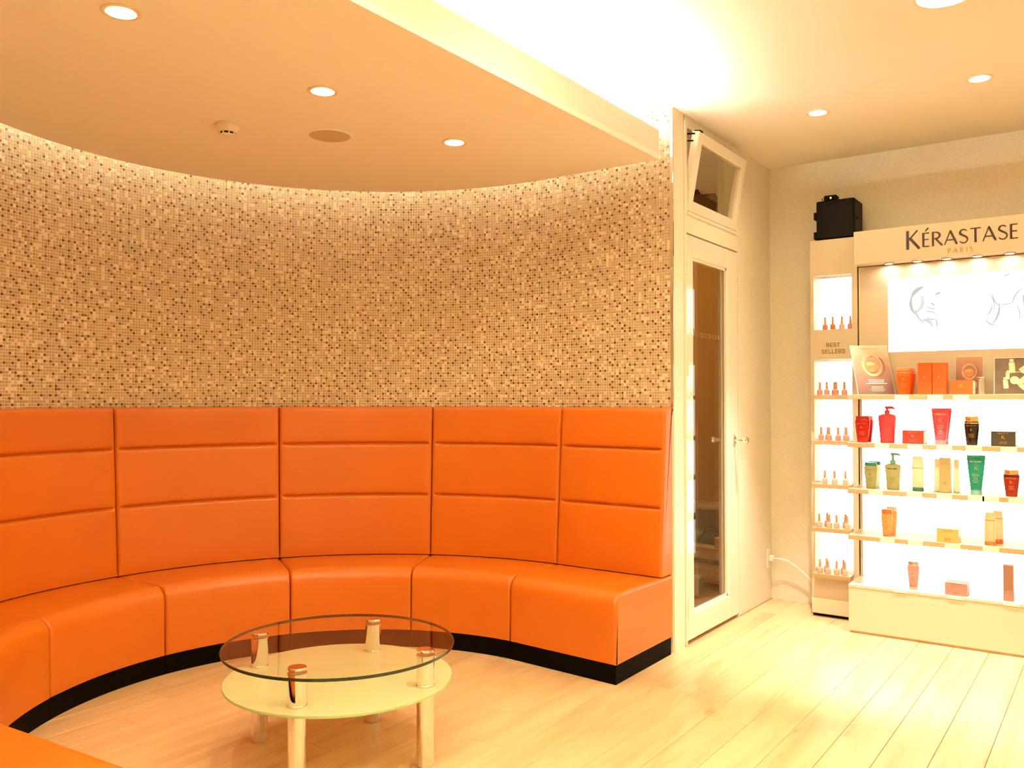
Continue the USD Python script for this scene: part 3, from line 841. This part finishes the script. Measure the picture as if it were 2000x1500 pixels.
ol = thing('power_outlet', 'cream power outlet low on the wall in the corner by the display', 'outlet', (XW, 5.340, .262))
obj('cover_plate', cbox(.0005, .008, -.035, .035, -.06, .06, .0025), m_trim, ol)
obj('plug', cat(cbox(.0085, .035, -.013, .013, -.015, .02, .004), cyl((.035, 0, .002), (.048, .002, .002), .005, 10)), m_cable, ol)
cb = thing('power_cable', 'thin white power cable drooping from the corner outlet behind the display tower', 'cable', (0, 0, 0))
cp = [(XW + .049, 5.342, .264), (XW + .09, 5.348, .262), (XW + .13, 5.354, .248), (XW + .18, 5.36, .215), (XW + .23, 5.365, .172), (XW + .27, 5.37, .130), (XW + .31, 5.3805, .085), (XW + .325, 5.3985, .05), (XW + .329, 5.3995, .006)]
from scipy.interpolate import make_interp_spline
sp3 = make_interp_spline(np.linspace(0, 1, len(cp)), np.array(cp), k=3)
obj('cord', tube(sp3(np.linspace(0, 1, 40)), .0055, 8), m_cable, cb)

# ------------------------------------------------------------------ storage room behind the glass door
sb_ = thing('storage_bulb', 'dim bare bulb on the storage room ceiling, out of the picture', 'ceiling light', (-3.1, 5.1, ZC))
obj('socket', cyl((0, 0, -.05), (0, 0, -.0005), .022, 16), m_trim, sb_)
obj('bulb', trimesh.creation.icosphere(2, .035).apply_translation((0, 0, -.086)), glow('bulb_glow', WARM, 380.0), sb_)
stn = thing('storage_shelf', 'low white shelf unit in the dim room behind the glass door', 'shelf', (-2.45, 5.95, 0))
for a in (-.40, .40):
    obj('side_panel', cbox(a - .01, a + .01, -.15, .15, 0, .50), m_cab, stn)
for z in (.04, .30, .485):
    obj('shelf_board', cbox(-.389, .389, -.15, .15, z - .012, z + .012, .002), m_cab, stn)
obj('back_panel', cbox(-.389, .389, .14, .15, .055, .47), m_cab, stn)
m_fab = plain('dark_bag_fabric', (.05, .045, .03), .8, bump=.3)
hb = thing('black_bag', 'dark rounded bag standing behind the striped bag in the storage room', 'bag', (-2.36, 5.70, 0))
b_ = trimesh.creation.icosphere(3, 1.0)
v = np.array(b_.vertices)
v[:, 2] = np.maximum(v[:, 2], -.85)
b_ = trimesh.Trimesh(v * (.11, .08, .19) + (0, 0, .162), b_.faces, process=False)
obj('body', b_, m_fab, hb)
obj('strap', tube([(-.06, 0, .31), (-.04, 0, .36), (0, 0, .378), (.04, 0, .36), (.06, 0, .31)], .006), m_fab, hb)
m_plaid = M('plaid_bag_cloth', {'tc': ('texture_coordinate', {}), 'w': ('wave_texture', {'wave_type': 'bands', 'bands_direction': 'z', 'scale': 7.0, 'distortion': 0.3}), 'r': ('rgb_ramp', {'ramp': [(0, (.70, .58, .42)), (.55, (.74, .62, .44)), (.75, (.70, .34, .24)), (1, (.66, .52, .36))]}),
                                'p': ('principled_bsdf', {'roughness': .55})}, [('tc.object', 'w.vector'), ('w.fac', 'r.fac'), ('r.color', 'p.base_color')], 'p.BSDF')
m_red = plain('red_piping', (.55, .10, .06), .5)
m_band = plain('dark_band_cloth', (.16, .15, .11), .6, var=.5, scale=60)
pb = thing('plaid_bag', 'striped cream carrier bag with red piping on the floor behind the glass door', 'bag', (-2.25, 5.50, 0), -8)
obj('body', cbox(-.22, .17, -.07, .09, .035, .265, .02), m_plaid, pb)
obj('piping', cat(tube([(-.22, -.072, .262), (.14, -.072, .262), (.168, -.072, .235), (.172, -.072, .04)], .005), tube([(-.22, -.072, .055), (.17, -.072, .055)], .004)), m_red, pb)
obj('band', cbox(-.215, .15, -.0735, -.0705, .165, .195), m_band, pb)
for a in (-.18, .13):
    for b in (-.05, .07):
        obj('foot', cyl((a, b, 0), (a, b, .036), .012, 10), m_dark, pb)
bx = thing('small_carton', 'small pink carton on top of the striped bag behind the glass door', 'box', (-2.19, 5.505, .2655), -20)
obj('body', cbox(-.05, .05, -.035, .035, 0, .060, .002), plain('pink_card', (.66, .34, .26), .6), bx)
obj('lid', cbox(-.051, .051, -.036, .036, .0605, .068, .001), m_pale, bx)
wb = thing('white_carton', 'white carton on the floor in front of the striped bag behind the glass door', 'box', (-2.33, 5.30, 0), 12)
obj('body', cbox(-.06, .06, -.05, .05, 0, .085, .002), m_cab, wb)
obj('lid', cbox(-.062, .062, -.052, .052, .0855, .10, .002), m_trim, wb)
pole = thing('leaning_pole', 'thin pale wooden pole leaning behind the transom window', 'pole', (-2.06, 5.25, 0))
obj('shaft', cyl((0, 0, 0.004), (-.05, .9, 2.62), .012, 12), m_trim, pole)
obj('foot', cyl((0, -.001, 0), (-.0003, .004, .012), .016, 12), m_dark, pole)
cup = thing('brown_carton', 'brown carton on the hanging shelf seen through the transom window', 'box', (-2.13, 5.00, 2.3425), 15)
m_card = plain('brown_card', (.22, .11, .04), .7, var=.1)
obj('body', cbox(-.10, .10, -.07, .07, 0, .16, .003), m_card, cup)
obj('flap', cbox(-.10, .0, -.07, .07, .1605, .165).apply_transform(trimesh.transformations.rotation_matrix(-.3, (0, 1, 0), (-.10, 0, .1605))), m_card, cup)
hs = thing('wall_shelf', 'brown wall shelf bracketed high behind the transom window', 'shelf', (XW - TW, 5.02, 2.342))
obj('shelf_board', cbox(-.42, -.001, -.165, .165, -.022, 0, .002), m_backroom, hs)
for b in (-.12, .12):
    obj('bracket', extrude(Polygon([(0, 0), (-.30, 0), (-.30, -.02), (-.02, -.16), (0, -.16)]), .012).apply_transform(np.array([[1, 0, 0, -.001], [0, 0, 1, b], [0, 1, 0, -.0225], [0, 0, 0, 1.0]])), m_black, hs)

# ------------------------------------------------------------------ products on the display
def product(name, label, cat_, x, y, row, rot=0, group=None):
    return thing(name, label, cat_, (x, y, (ROW[row] if isinstance(row, str) else row) + .0006), rot, group)


def gloss(name, col, rough=.22, transl=0.0, metal=0.0, coat=.3):
    return plain(name, col, rough, var=.03, coat=coat, transl=transl, metal=metal, scale=20)


def on_face(poly, prof, sy, lift=.0006):
    """Print on a lathed bottle's front: the outline (x, z) wrapped onto its surface, with a little thickness."""
    P = np.array(prof)
    m = extrude(poly, lift)
    for _ in range(1):
        pass
    v = np.array(m.vertices)
    r = np.interp(v[:, 1], P[:, 1], P[:, 0])
    yy = -sy * np.sqrt(np.maximum(r ** 2 - v[:, 0] ** 2, 0)) - v[:, 2] - .0004
    return trimesh.Trimesh(np.stack([v[:, 0], yy, v[:, 1]], 1), m.faces, process=False)


def bars(z0, n, w, h, gap, seed):
    r = random.Random(seed)
    out = []
    for i in range(n):
        ww = w * r.uniform(.6, 1)
        x = -ww / 2
        while x < ww / 2:
            k = r.uniform(.003, .008)
            out.append(sbox(x, z0 - i * gap, min(x + k, ww / 2), z0 - i * gap + h))
            x += k + .0015
    return unary_union(out)


def band_on(prof, z0, z1, r_extra=.0004, n=28, sy=1.0):
    P = np.array(prof)
    zz = np.linspace(z0, z1, 5)
    rr = np.interp(zz, P[:, 1], P[:, 0])
    return lathe([(rr[0] - .0008, z0)] + [(r + r_extra, z) for r, z in zip(rr, zz)] + [(rr[-1] - .0008, z1)], n, sy)


def tapered(w, h, capm, bodym, cap_h=.018, cap_w=.92, sy=.62):
    """Shampoo bottle: broad shoulders narrowing to the foot, with a flat cap as wide as the shoulders."""
    r = w / 2
    hb = h - cap_h
    prof = [(0, 0), (.66 * r, 0), (.69 * r, .002), (.80 * r, hb * .30), (.93 * r, hb * .62), (r, hb * .88), (.985 * r, hb * .96), (cap_w * r * .96, hb), (0, hb)]
    zs_sorted = [(a, b) for a, b in prof[1:-1]]
    cap = [(0, hb + .0004), (cap_w * r * .93, hb + .0004), (cap_w * r, hb + .003), (cap_w * r * .98, h - .003), (cap_w * r * .9, h), (0, h)]
    return prof, zs_sorted, lathe(prof, 32, sy), lathe(cap, 32, sy)


def shampoo(name, label, x, y, row, w, h, bodym, capm, printm, text=True, cap_h=.018, sy=.62, ringm=None, group=None):
    t = product(name, label, 'bottle', x, y, row, group=group)
    prof, face, body, cap = tapered(w, h, capm, bodym, cap_h, sy=sy)
    b = obj('body', body, bodym, t, smooth=50)
    obj('cap', cap, capm, t)
    if ringm:
        obj('collar', band_on(face, (h - cap_h) * .90, (h - cap_h) * .955, .0005, sy=sy), ringm, t)
    if text:
        hb = h - cap_h
        obj('printed_name', on_face(fit_word('KÉRASTASE', w * .62, w * .085, -w * .31, hb * .80), face, sy), printm, b, smooth=False)
        obj('printed_letter', on_face(fit_word('K', w * .13, w * .17, -w * .065, hb * .60), face, sy), printm, b, smooth=False)
        obj('printed_text', on_face(bars(hb * .46, 4, w * .46, .0016, .0055, int(abs(x) * 1000)), face, sy), printm, b, smooth=False)
    return t


def pump(name, label, x, y, row, w, hb, h, bodym, pumpm, printm, group=None, sy=.66):
    t = product(name, label, 'bottle', x, y, row, group=group)
    r = w / 2
    prof = [(0, 0), (.74 * r, 0), (.77 * r, .003), (.88 * r, hb * .45), (r, hb * .88), (.96 * r, hb * .95), (.6 * r, hb * .995), (.24 * r, hb), (0, hb)]
    face = prof[1:6]
    b = obj('body', lathe(prof, 36, sy), bodym, t, smooth=50)
    hd_ = obj('pump', cat(lathe([(0, hb + .0003), (.013, hb + .0003), (.014, hb + .016), (.009, hb + .020), (.0055, hb + .021), (.0055, h - .014), (0, h - .014)], 24),
                          cbox(-.011, .030, -.0075, .0075, h - .0145, h - .003, .003), cyl((.028, 0, h - .010), (.036, 0, h - .016), .0042, 10)), pumpm, t)
    obj('printed_name', on_face(fit_word('KÉRASTASE', w * .56, w * .075, -w * .28, hb * .78), face, sy), printm, b, smooth=False)
    obj('printed_text', on_face(bars(hb * .46, 4, w * .42, .0016, .0065, int(h * 1000)), face, sy), printm, b, smooth=False)
    return t, b, face, sy


def squeeze(name, label, x, y, row, w, h, bodym, capm, printm, letterm, cap_h=.022, base_w=.60, group=None):
    """Tube standing on its cap: round below, pressed flat and wide at the top."""
    t = product(name, label, 'tube', x, y, row, group=group)
    n, L = 36, 14
    V = []
    for i in range(L + 1):
        q = i / L
        z = cap_h + .0005 + (h - cap_h - .0005) * q
        rx = w / 2 * (base_w + (1 - base_w) * q ** .9)
        ry = max(w / 2 * base_w * (1 - q ** 1.4), .0016)
        a = np.linspace(0, 2 * PI, n, endpoint=False)
        V.append(np.stack([rx * np.cos(a), ry * np.sin(a), np.full(n, z)], 1))
    V = np.array(V)
    idx = np.arange((L + 1) * n).reshape(L + 1, n)
    a, b, c_, d_ = idx[:-1], np.roll(idx, -1, 1)[:-1], np.roll(idx, -1, 1)[1:], idx[1:]
    F = [np.stack([a, b, c_], -1).reshape(-1, 3), np.stack([a, c_, d_], -1).reshape(-1, 3), np.array([(idx[0, 0], idx[0, j + 1], idx[0, j]) for j in range(1, n - 1)]), np.array([(idx[-1, 0], idx[-1, j], idx[-1, j + 1]) for j in range(1, n - 1)])]
    b_ = obj('body', trimesh.Trimesh(V.reshape(-1, 3), np.concatenate(F), process=False), bodym, t, smooth=60)
    obj('crimp', cbox(-w / 2, w / 2, -.0017, .0017, h + .0002, h + .008), bodym, t)
    rc = w / 2 * base_w
    obj('cap', lathe([(0, 0), (rc * .97, 0), (rc * 1.0, .003), (rc * 1.0, cap_h), (0, cap_h)], 32), capm, t)

    def wrap(poly):
        m = extrude(poly, .0006)
        v = np.array(m.vertices)
        q = np.clip((v[:, 1] - cap_h) / (h - cap_h), 0, 1)
        rx = w / 2 * (base_w + (1 - base_w) * q ** .9)
        ry = np.maximum(w / 2 * base_w * (1 - q ** 1.4), .0016)
        yy = -ry * np.sqrt(np.maximum(1 - (v[:, 0] / rx) ** 2, 0)) - v[:, 2] - .0012
        return trimesh.Trimesh(np.stack([v[:, 0], yy, v[:, 1]], 1), m.faces, process=False)
    obj('printed_name', wrap(fit_word('KÉRASTASE', w * .62, w * .09, -w * .31, h * .86)), printm, b_, smooth=False)
    obj('printed_letter', wrap(fit_word('K', w * .15, w * .19, -w * .075, h * .66)), letterm, b_, smooth=False)
    obj('printed_text', wrap(bars(h * .54, 6, w * .40, .0016, .008, 5)), printm, b_, smooth=False)
    return t


def carton(name, label, x, y, row, w, h, dp_, mat, printm, rot=0, side=None, letter=True, group=None, name_line=True):
    t = product(name, label, 'box', x, y, row, rot, group)
    b = obj('body', cbox(-w / 2, w / 2, -dp_ / 2, dp_ / 2, 0, h - .0022, .0008), mat, t)
    obj('lid', cbox(-w / 2 - .0004, w / 2 + .0004, -dp_ / 2 - .0004, dp_ / 2 + .0004, h - .002, h, .0006), mat, t)
    if side:
        obj('side_label', cbox(w / 2 + .0004, w / 2 + .0010, -dp_ / 2 + .002, dp_ / 2 - .002, .002, h - .004), side, b, smooth=False)
    s_ = min(w, h * 1.2)
    if letter:
        obj('printed_letter', upright(fit_word('K', s_ * .17, s_ * .20, -s_ * .085, h * .50), .0006, -dp_ / 2 - .0008), printm, b, smooth=False)
    if name_line:
        obj('printed_name', upright(fit_word('KÉRASTASE', w * .44, w * .055, -w * .22, h * .84), .0006, -dp_ / 2 - .0008), printm, b, smooth=False)
        obj('printed_text', upright(bars(h * .30, 3, w * .42, .0014, .0052, 9), .0006, -dp_ / 2 - .0008), printm, b, smooth=False)
    return t


c_orange = gloss('orange_plastic', (.90, .13, .012), .22, .25)
c_orangebox = plain('orange_card', (.80, .115, .015), .4, var=.02)
c_orangeprint = plain('orange_print', (.95, .34, .12), .4)
c_red = gloss('red_plastic', (.60, .012, .010), .2, .15)
c_redbox = plain('red_card', (.62, .035, .018), .4, var=.02)
c_redprint = plain('red_print', (.86, .22, .14), .4)
c_pink = gloss('pink_plastic', (.80, .13, .19), .25, .35)
c_pinkc = gloss('pink_clear_cap', (.90, .42, .45), .15, .4)
c_blk = gloss('black_bottle_plastic', (.010, .007, .006), .15)
c_blkbox = plain('black_card', (.045, .034, .016), .45, var=.05)
c_olive = gloss('pale_olive_plastic', (.62, .62, .34), .25, .45)
c_olivebox = plain('pale_olive_card', (.56, .50, .27), .5, var=.03)
c_clear = gloss('milky_clear_plastic', (.82, .88, .74), .15, .55)
c_teal = gloss('teal_plastic', (.02, .46, .38), .2, .3)
c_tealc = gloss('teal_cap', (.05, .32, .29), .2, .15)
c_tealpale = gloss('pale_teal_cap', (.35, .68, .62), .2, .4)
c_redbr = gloss('brown_red_plastic', (.42, .035, .010), .18, .2)
c_yel = gloss('amber_plastic', (.88, .60, .28), .22, .45)
c_yelbox = plain('golden_card', (.60, .35, .11), .4, var=.03)
c_orcap = gloss('orange_cap', (.86, .26, .08), .25, .2)
c_palecap = gloss('pale_cap', (.92, .80, .58), .2, .4)
c_rose = gloss('rose_plastic', (.80, .52, .46), .25, .45)
c_mauve = plain('mauve_card', (.38, .20, .165), .45, var=.03)
c_silver = gloss('silver_cap', (.72, .66, .58), .2, .0, .9)
c_tin = plain('silver_tin', (.66, .62, .54), .25, metal=.9)

# top shelf
shampoo('shampoo_bottle', 'orange tapered bottle with gold rimmed cap on the top shelf, in front of its twin', -.960, 4.94, 'A', .083, .141, c_orange, c_orcap, c_orangeprint, ringm=c_goldm if False else m_goldm)
shampoo('shampoo_bottle', 'orange tapered bottle half hidden behind its twin on the top shelf', -.963, 5.045, 'A', .083, .141, c_orange, c_orcap, c_orangeprint, ringm=m_goldm)
carton('tall_carton', 'tall orange carton on the top shelf, the left one of the pair', -.8575, 4.955, 'A', .0665, .165, .066, c_orangebox, c_orangeprint, name_line=False)
carton('tall_carton', 'tall orange carton on the top shelf, the right one of the pair', -.7885, 4.955, 'A', .0665, .164, .066, c_orangebox, c_orangeprint, name_line=False)
carton('flat_carton', 'low orange carton on the top shelf in front of the small picture card', -.681, 4.925, 'A', .103, .071, .075, c_orangebox, c_orangeprint, name_line=False, side=m_pale)
tn = product('silver_tin', 'slim silver tin standing right of the low orange carton on the top shelf', 'tin', -.604, 4.985, 'A')
obj('body', lathe([(0, 0), (.0185, 0), (.0195, .002), (.0195, .072), (.018, .076), (0, .076)], 24), c_tin, tn)
obj('lid', lathe([(0, .0764), (.0185, .0764), (.0185, .086), (.017, .088), (0, .088)], 24), c_silver, tn)

m_postbg = M('rose_poster_print', {'tc': ('texture_coordinate', {}), 'sx': ('separate_xyz', {}), 'mr': ('map_range', {'from_min': 0.0, 'from_max': .29, 'clamp': True}), 'rp': ('rgb_ramp', {'ramp': [(0, (.16, .085, .065)), (.35, (.31, .16, .12)), (.65, (.50, .28, .19)), (.85, (.62, .44, .28)), (1, (.72, .58, .38))]}),
                                'p': ('principled_bsdf', {'roughness': .35})}, [('tc.object', 'sx.vector'), ('sx.z', 'mr.value'), ('mr.result', 'rp.fac'), ('rp.color', 'p.base_color')], 'p.BSDF')
m_ringp = plain('print_ring', (.72, .38, .20), .35, var=.25, scale=30)
m_ringd = plain('print_ring_dark', (.30, .12, .06), .4, var=.2, scale=30)
m_gem = plain('print_gem', (.88, .26, .10), .3, var=.25, scale=40)
m_postk = plain('taupe_poster_print', (.13, .08, .045), .4, var=.3, scale=14)


def ellipse(cx, cy, rx, ry):
    return shapely.affinity.translate(shapely.affinity.scale(Point(0, 0).buffer(1, 16), rx, ry), cx, cy)


def poster(name, label, x, y, row, w, h, rot, lean, motif, group=None):
    """A printed card with a strut behind it, leaning back."""
    t = product(name, label, 'poster', x, y, row, rot, group)
    R = trimesh.transformations.rotation_matrix(-lean, (1, 0, 0))

    def T(m):
        return m.apply_transform(R)
    c_ = obj('card', T(cbox(-w / 2, w / 2, 0, .003, .0004, h, .0004)), m_pale, t)
    pic = obj('picture', T(cbox(-w / 2 + .002, w / 2 - .002, -.0008, -.0002, .002, h - .002)), m_postbg if motif == 'ring' else m_postk, t, smooth=False)
    k = w / .2
    if motif == 'ring':
        ring_ = ellipse(0, h * .60, .055 * k, .066 * k).difference(ellipse(.004 * k, h * .60, .043 * k, .050 * k))
        ring2 = ellipse(.022 * k, h * .57, .050 * k, .060 * k).difference(ellipse(.018 * k, h * .58, .043 * k, .053 * k))
        obj('printed_ring', T(upright(ring2, .0005, -.0014)), m_ringd, pic, smooth=False)
        obj('printed_ring', T(upright(ring_, .0005, -.0020)), m_ringp, pic, smooth=False)
        obj('printed_gem', T(upright(ellipse(0, h * .57, .036 * k, .034 * k), .0005, -.0026)), m_gem, pic, smooth=False)
        obj('printed_shine', T(upright(ellipse(-.006 * k, h * .62, .026 * k, .010 * k), .0005, -.0032)), m_ringp, pic, smooth=False)
        obj('printed_text', T(upright(unary_union([shapely.affinity.translate(bars(h * .285, 3, w * .62, .0046, .0105, 3), .01, 0), shapely.affinity.translate(bars(h * .155, 4, w * .45, .0022, .0085, 4), .01, 0)]), .0005, -.0014)), m_pale, pic, smooth=False)
        obj('printed_name', T(upright(fit_word('KÉRASTASE', w * .42, .007 * k, -w * .21, h * .92), .0005, -.0014)), m_gold, pic, smooth=False)
    else:
        def bot(cx, cz, a, s_):
            return shapely.affinity.translate(shapely.affinity.rotate(unary_union([sbox(-.012 * s_, -.03 * s_, .012 * s_, .018 * s_), sbox(-.008 * s_, .02 * s_, .008 * s_, .034 * s_)]), a, origin=(0, 0)), cx, cz)
        sh_ = [bot(-w * .24, h * .76, 4, 1.1), bot(-w * .02, h * .74, -50, 1.2), ellipse(w * .10, h * .66, .012, .010), ellipse(-w * .2, h * .38, .020, .020), bot(-w * .05, h * .42, -48, 1.15), bot(-w * .33, h * .30, 6, .9), bot(-w * .08, h * .20, 48, .9), bot(-w * .30, h * .52, 0, .7)]
        obj('printed_bottles', T(upright(unary_union(sh_), .0005, -.0014)), plain('print_gold_tone', (.80, .58, .32), .4, var=.2, scale=60), pic, smooth=False)
        obj('printed_name', T(upright(fit_word('KÉRASTASE', w * .30, .010, w * .12, h * .42), .0005, -.0014)), m_pale, pic, smooth=False)
        obj('printed_shade', T(upright(sbox(-w * .34, h * .595, w * .3, h * .61), .0005, -.0009)), m_goldm, pic, smooth=False)
    obj('strut', cbox(-w * .12, w * .12, .0, .002, 0, h * .62).apply_transform(trimesh.transformations.translation_matrix((0, h * .62 * (math.sin(lean) + .30), 0)) @ trimesh.transformations.rotation_matrix(.288, (1, 0, 0))), m_pale, t, smooth=False)
    return t


poster('picture_card', 'large rose picture card with ring motif leaning at the left end of the top shelf', -1.100, 4.955, 'A', .210, .288, 40, .34, 'ring')
poster('picture_card', 'small rose picture card standing behind the low orange carton on the top shelf', -.668, 5.045, 'A', .130, .200, 0, .10, 'ring')
poster('picture_card', 'wide taupe picture card with pale bottles at the right edge of the top shelf', -.395, 4.965, 'A', .300, .186, 0, .16, 'bottles')

# second shelf
shampoo('shampoo_bottle', 'red tapered bottle at the left end of the second shelf, in front of its twin', -1.171, 4.935, 'B', .078, .141, c_red, c_red, c_redprint)
shampoo('shampoo_bottle', 'red tapered bottle half hidden behind its twin on the second shelf', -1.176, 5.035, 'B', .078, .139, c_red, c_pinkc, c_redprint)
pump('pump_bottle', 'pink pump bottle on the second shelf between red bottles and red carton', -1.049, 4.955, 'B', .090, .153, .197, c_pink, c_pink, c_redprint)
carton('flat_carton', 'low red carton on the second shelf', -.913, 4.945, 'B', .103, .068, .085, c_redbox, c_redprint, side=m_pale)
squeeze('squeeze_tube', 'pink tube standing on its cap on the second shelf, the front one of two', -.785, 4.93, 'B', .084, .177, c_pink, c_pinkc, m_pale, c_orangeprint)
squeeze('squeeze_tube', 'pink tube half hidden behind its twin on the second shelf', -.790, 5.03, 'B', .084, .177, c_pink, c_pinkc, m_pale, c_orangeprint)
shampoo('shampoo_bottle', 'black tapered bottle with ribbed gold cap on the second shelf', -.643, 4.94, 'B', .070, .144, c_blk, m_goldm, m_gold, cap_h=.024, ringm=m_goldm)
carton('flat_carton', 'low black carton with a gold letter on the second shelf', -.499, 4.935, 'B', .105, .072, .085, c_blkbox, m_goldm, side=m_pale)

# third shelf
shampoo('shampoo_bottle', 'pale olive bottle with dark teal cap on the third shelf, in front of its twin', -1.131, 4.94, 'C', .068, .139, c_olive, c_tealc, c_tealc)
shampoo('shampoo_bottle', 'pale olive bottle with dark teal cap half hidden behind its twin on the third shelf', -1.134, 5.04, 'C', .068, .139, c_clear, c_tealc, c_tealc)
_, pb_, pf_, ps_ = pump('pump_bottle', 'pale green pump bottle with teal head on the third shelf', -1.021, 4.95, 'C', .079, .136, .196, c_olive, c_tealpale, c_tealc)
obj('label_stripe', on_face(unary_union([sbox(-.024, .108, -.002, .114), sbox(.003, .108, .024, .114)]), pf_, ps_, .0008), c_tealc, pb_, smooth=False)
jr = product('inverted_bottle', 'milky green upside-down bottle standing on a teal cap on the third shelf', 'bottle', -.898, 4.945, 'C')
obj('body', lathe([(0, .0185), (.0255, .0185), (.0275, .03), (.0285, .10), (.027, .150), (.024, .178), (0, .182)], 32, .7), c_clear, jr, smooth=50)
obj('cap', lathe([(0, 0), (.026, 0), (.0272, .002), (.0265, .018), (0, .018)], 32, .7), c_tealc, jr)
obj('label_line', band_on([(.0285, .10), (.027, .150)], .118, .121, .0004, 32, .7), c_silver, jr)
vi = product('serum_vial', 'slim milky vial left of the olive carton on the third shelf', 'bottle', -.812, 4.985, 'C')
obj('body', lathe([(0, 0), (.0150, 0), (.016, .002), (.016, .118), (.012, .124), (0, .124)], 24), c_clear, vi)
obj('cap', lathe([(0, .1244), (.0125, .1244), (.0125, .165), (.011, .167), (0, .167)], 24), c_palecap, vi)
dup(vi, 'slim milky vial right of the olive carton on the third shelf', (-.722, 4.99, ROW['C'] + .0006))
carton('tall_carton', 'tall pale olive carton between two milky vials on the third shelf', -.767, 4.945, 'C', .050, .176, .048, c_olivebox, c_tealc, letter=False)
squeeze('squeeze_tube', 'bright teal tube standing on its cap on the third shelf', -.624, 4.93, 'C', .083, .188, c_teal, c_tealpale, m_pale, m_goldm)
shampoo('shampoo_bottle', 'brown-red tapered bottle with gold cap on the third shelf at the right edge', -.469, 4.93, 'C', .071, .130, c_redbr, m_goldm, c_orangeprint, cap_h=.022, ringm=c_blk)

# fourth shelf
shampoo('shampoo_bottle', 'amber bottle with orange cap on the fourth shelf, in front of its twin', -1.050, 4.935, 'D', .058, .141, c_yel, c_orcap, c_orcap, cap_h=.024)
shampoo('shampoo_bottle', 'amber bottle with pale cap half hidden behind its twin on the fourth shelf', -1.046, 5.03, 'D', .058, .145, c_yel, c_palecap, c_orcap, cap_h=.024)
carton('flat_carton', 'low golden carton in the middle of the fourth shelf', -.749, 4.915, 'D', .100, .069, .085, c_yelbox, m_gold, letter=False)
iv = product('inverted_bottle', 'pale amber upside-down bottle with orange cap on the fourth shelf, in front of its twin', 'bottle', -.563, 4.92, 'D')
obj('body', lathe([(0, .0185), (.0235, .0185), (.025, .03), (.0255, .09), (.023, .140), (.020, .160), (0, .163)], 32, .7), c_palecap, iv, smooth=50)
obj('cap', lathe([(0, 0), (.024, 0), (.0252, .002), (.0245, .018), (0, .018)], 32, .7), c_orcap, iv)
obj('label_line', band_on([(.0255, .09), (.023, .140)], .122, .125, .0004, 32, .7), m_gold, iv)
dup(iv, 'pale amber upside-down bottle with orange cap, behind its twin', (-.540, 5.02, ROW['D'] + .0006))

# base top
shampoo('shampoo_bottle', 'rose bottle with silver cap on top of the display base', -.934, 5.0, 'E', .060, .130, c_rose, c_silver, c_mauve, cap_h=.022)
carton('flat_carton', 'low mauve carton on top of the display base', -.714, 4.925, 'E', .101, .062, .085, c_mauve, m_goldm, letter=False)
carton('tall_carton', 'tall mauve carton on top of the display base at the right edge', -.484, 4.92, 'E', .044, .173, .044, c_mauve, m_goldm, letter=False)

# small dropper bottles in the tower
c_serum = gloss('serum_pink', (.86, .42, .32), .12, .4)
c_serum2 = gloss('serum_pale', (.92, .68, .54), .12, .5)
c_serum3 = gloss('serum_amber', (.80, .36, .16), .12, .4)


def dropper(label, x, y, z, mat, first=None, group='small dropper bottles in the display tower'):
    if first is not None:
        return dup(first, label, (x, y, z + .0006))
    t = product('dropper_bottle', label, 'bottle', x, y, z, group=group)
    obj('body', cat(lathe([(0, 0), (.0135, 0), (.015, .002), (.015, .026), (.012, .031), (.006, .033), (0, .033)], 20)), mat, t)
    obj('cap', lathe([(0, .0334), (.0066, .0334), (.0066, .050), (.0060, .0515), (.0056, .072), (.0046, .075), (0, .0755)], 16), m_copper, t)
    return t


ORD = ['leftmost', 'second from left', 'third from left', 'rightmost']
SHF = ['in the tower niche above the lettering', 'on the topmost tower shelf', 'on the second tower shelf from top', 'on the third tower shelf from top', 'on the second-lowest tower shelf', 'on the lowest tower shelf']
BX = [[-1.431, -1.388, -1.337, -1.290], [-1.440, -1.400, -1.349, -1.303], [-1.434, -1.388, -1.340, -1.292], [-1.415, -1.360, -1.301], [-1.448, -1.391, -1.352, -1.292], [-1.446, -1.400, -1.353, -1.306]]
firsts = {}
for i, (lo, hi) in enumerate(BAYS):
    for j, x in enumerate(BX[i]):
        kind = [c_serum, c_serum3, c_serum2][(j + i) % 3] if i == 0 else (c_serum if i < 3 else c_serum2)
        o = ['leftmost', 'middle', 'rightmost'][j] if len(BX[i]) == 3 else ORD[j]
        yy = YP + .045 if i == 0 else 5.082 + (.0 if j % 2 else .006)
        lab = f'pink dropper bottle, {o} in front, {SHF[i]}'
        k_ = id(kind)
        r_ = dropper(lab, x, yy, lo, kind, firsts.get(k_))
        firsts.setdefault(k_, r_)
BACK = [(1, -1.318), (1, -1.374), (2, -1.412), (2, -1.314), (4, -1.420), (4, -1.318), (5, -1.424), (5, -1.330)]
cnt = {}
for i, x in BACK:
    n_ = cnt.get(i, 0)
    cnt[i] = n_ + 1
    side = 'right' if x > -1.345 else 'left'
    kind = c_serum if i < 3 else c_serum2
    dropper(f'pink dropper bottle, back row {side}, {SHF[i]}', x, 5.145, BAYS[i][0], kind, firsts[id(kind)])
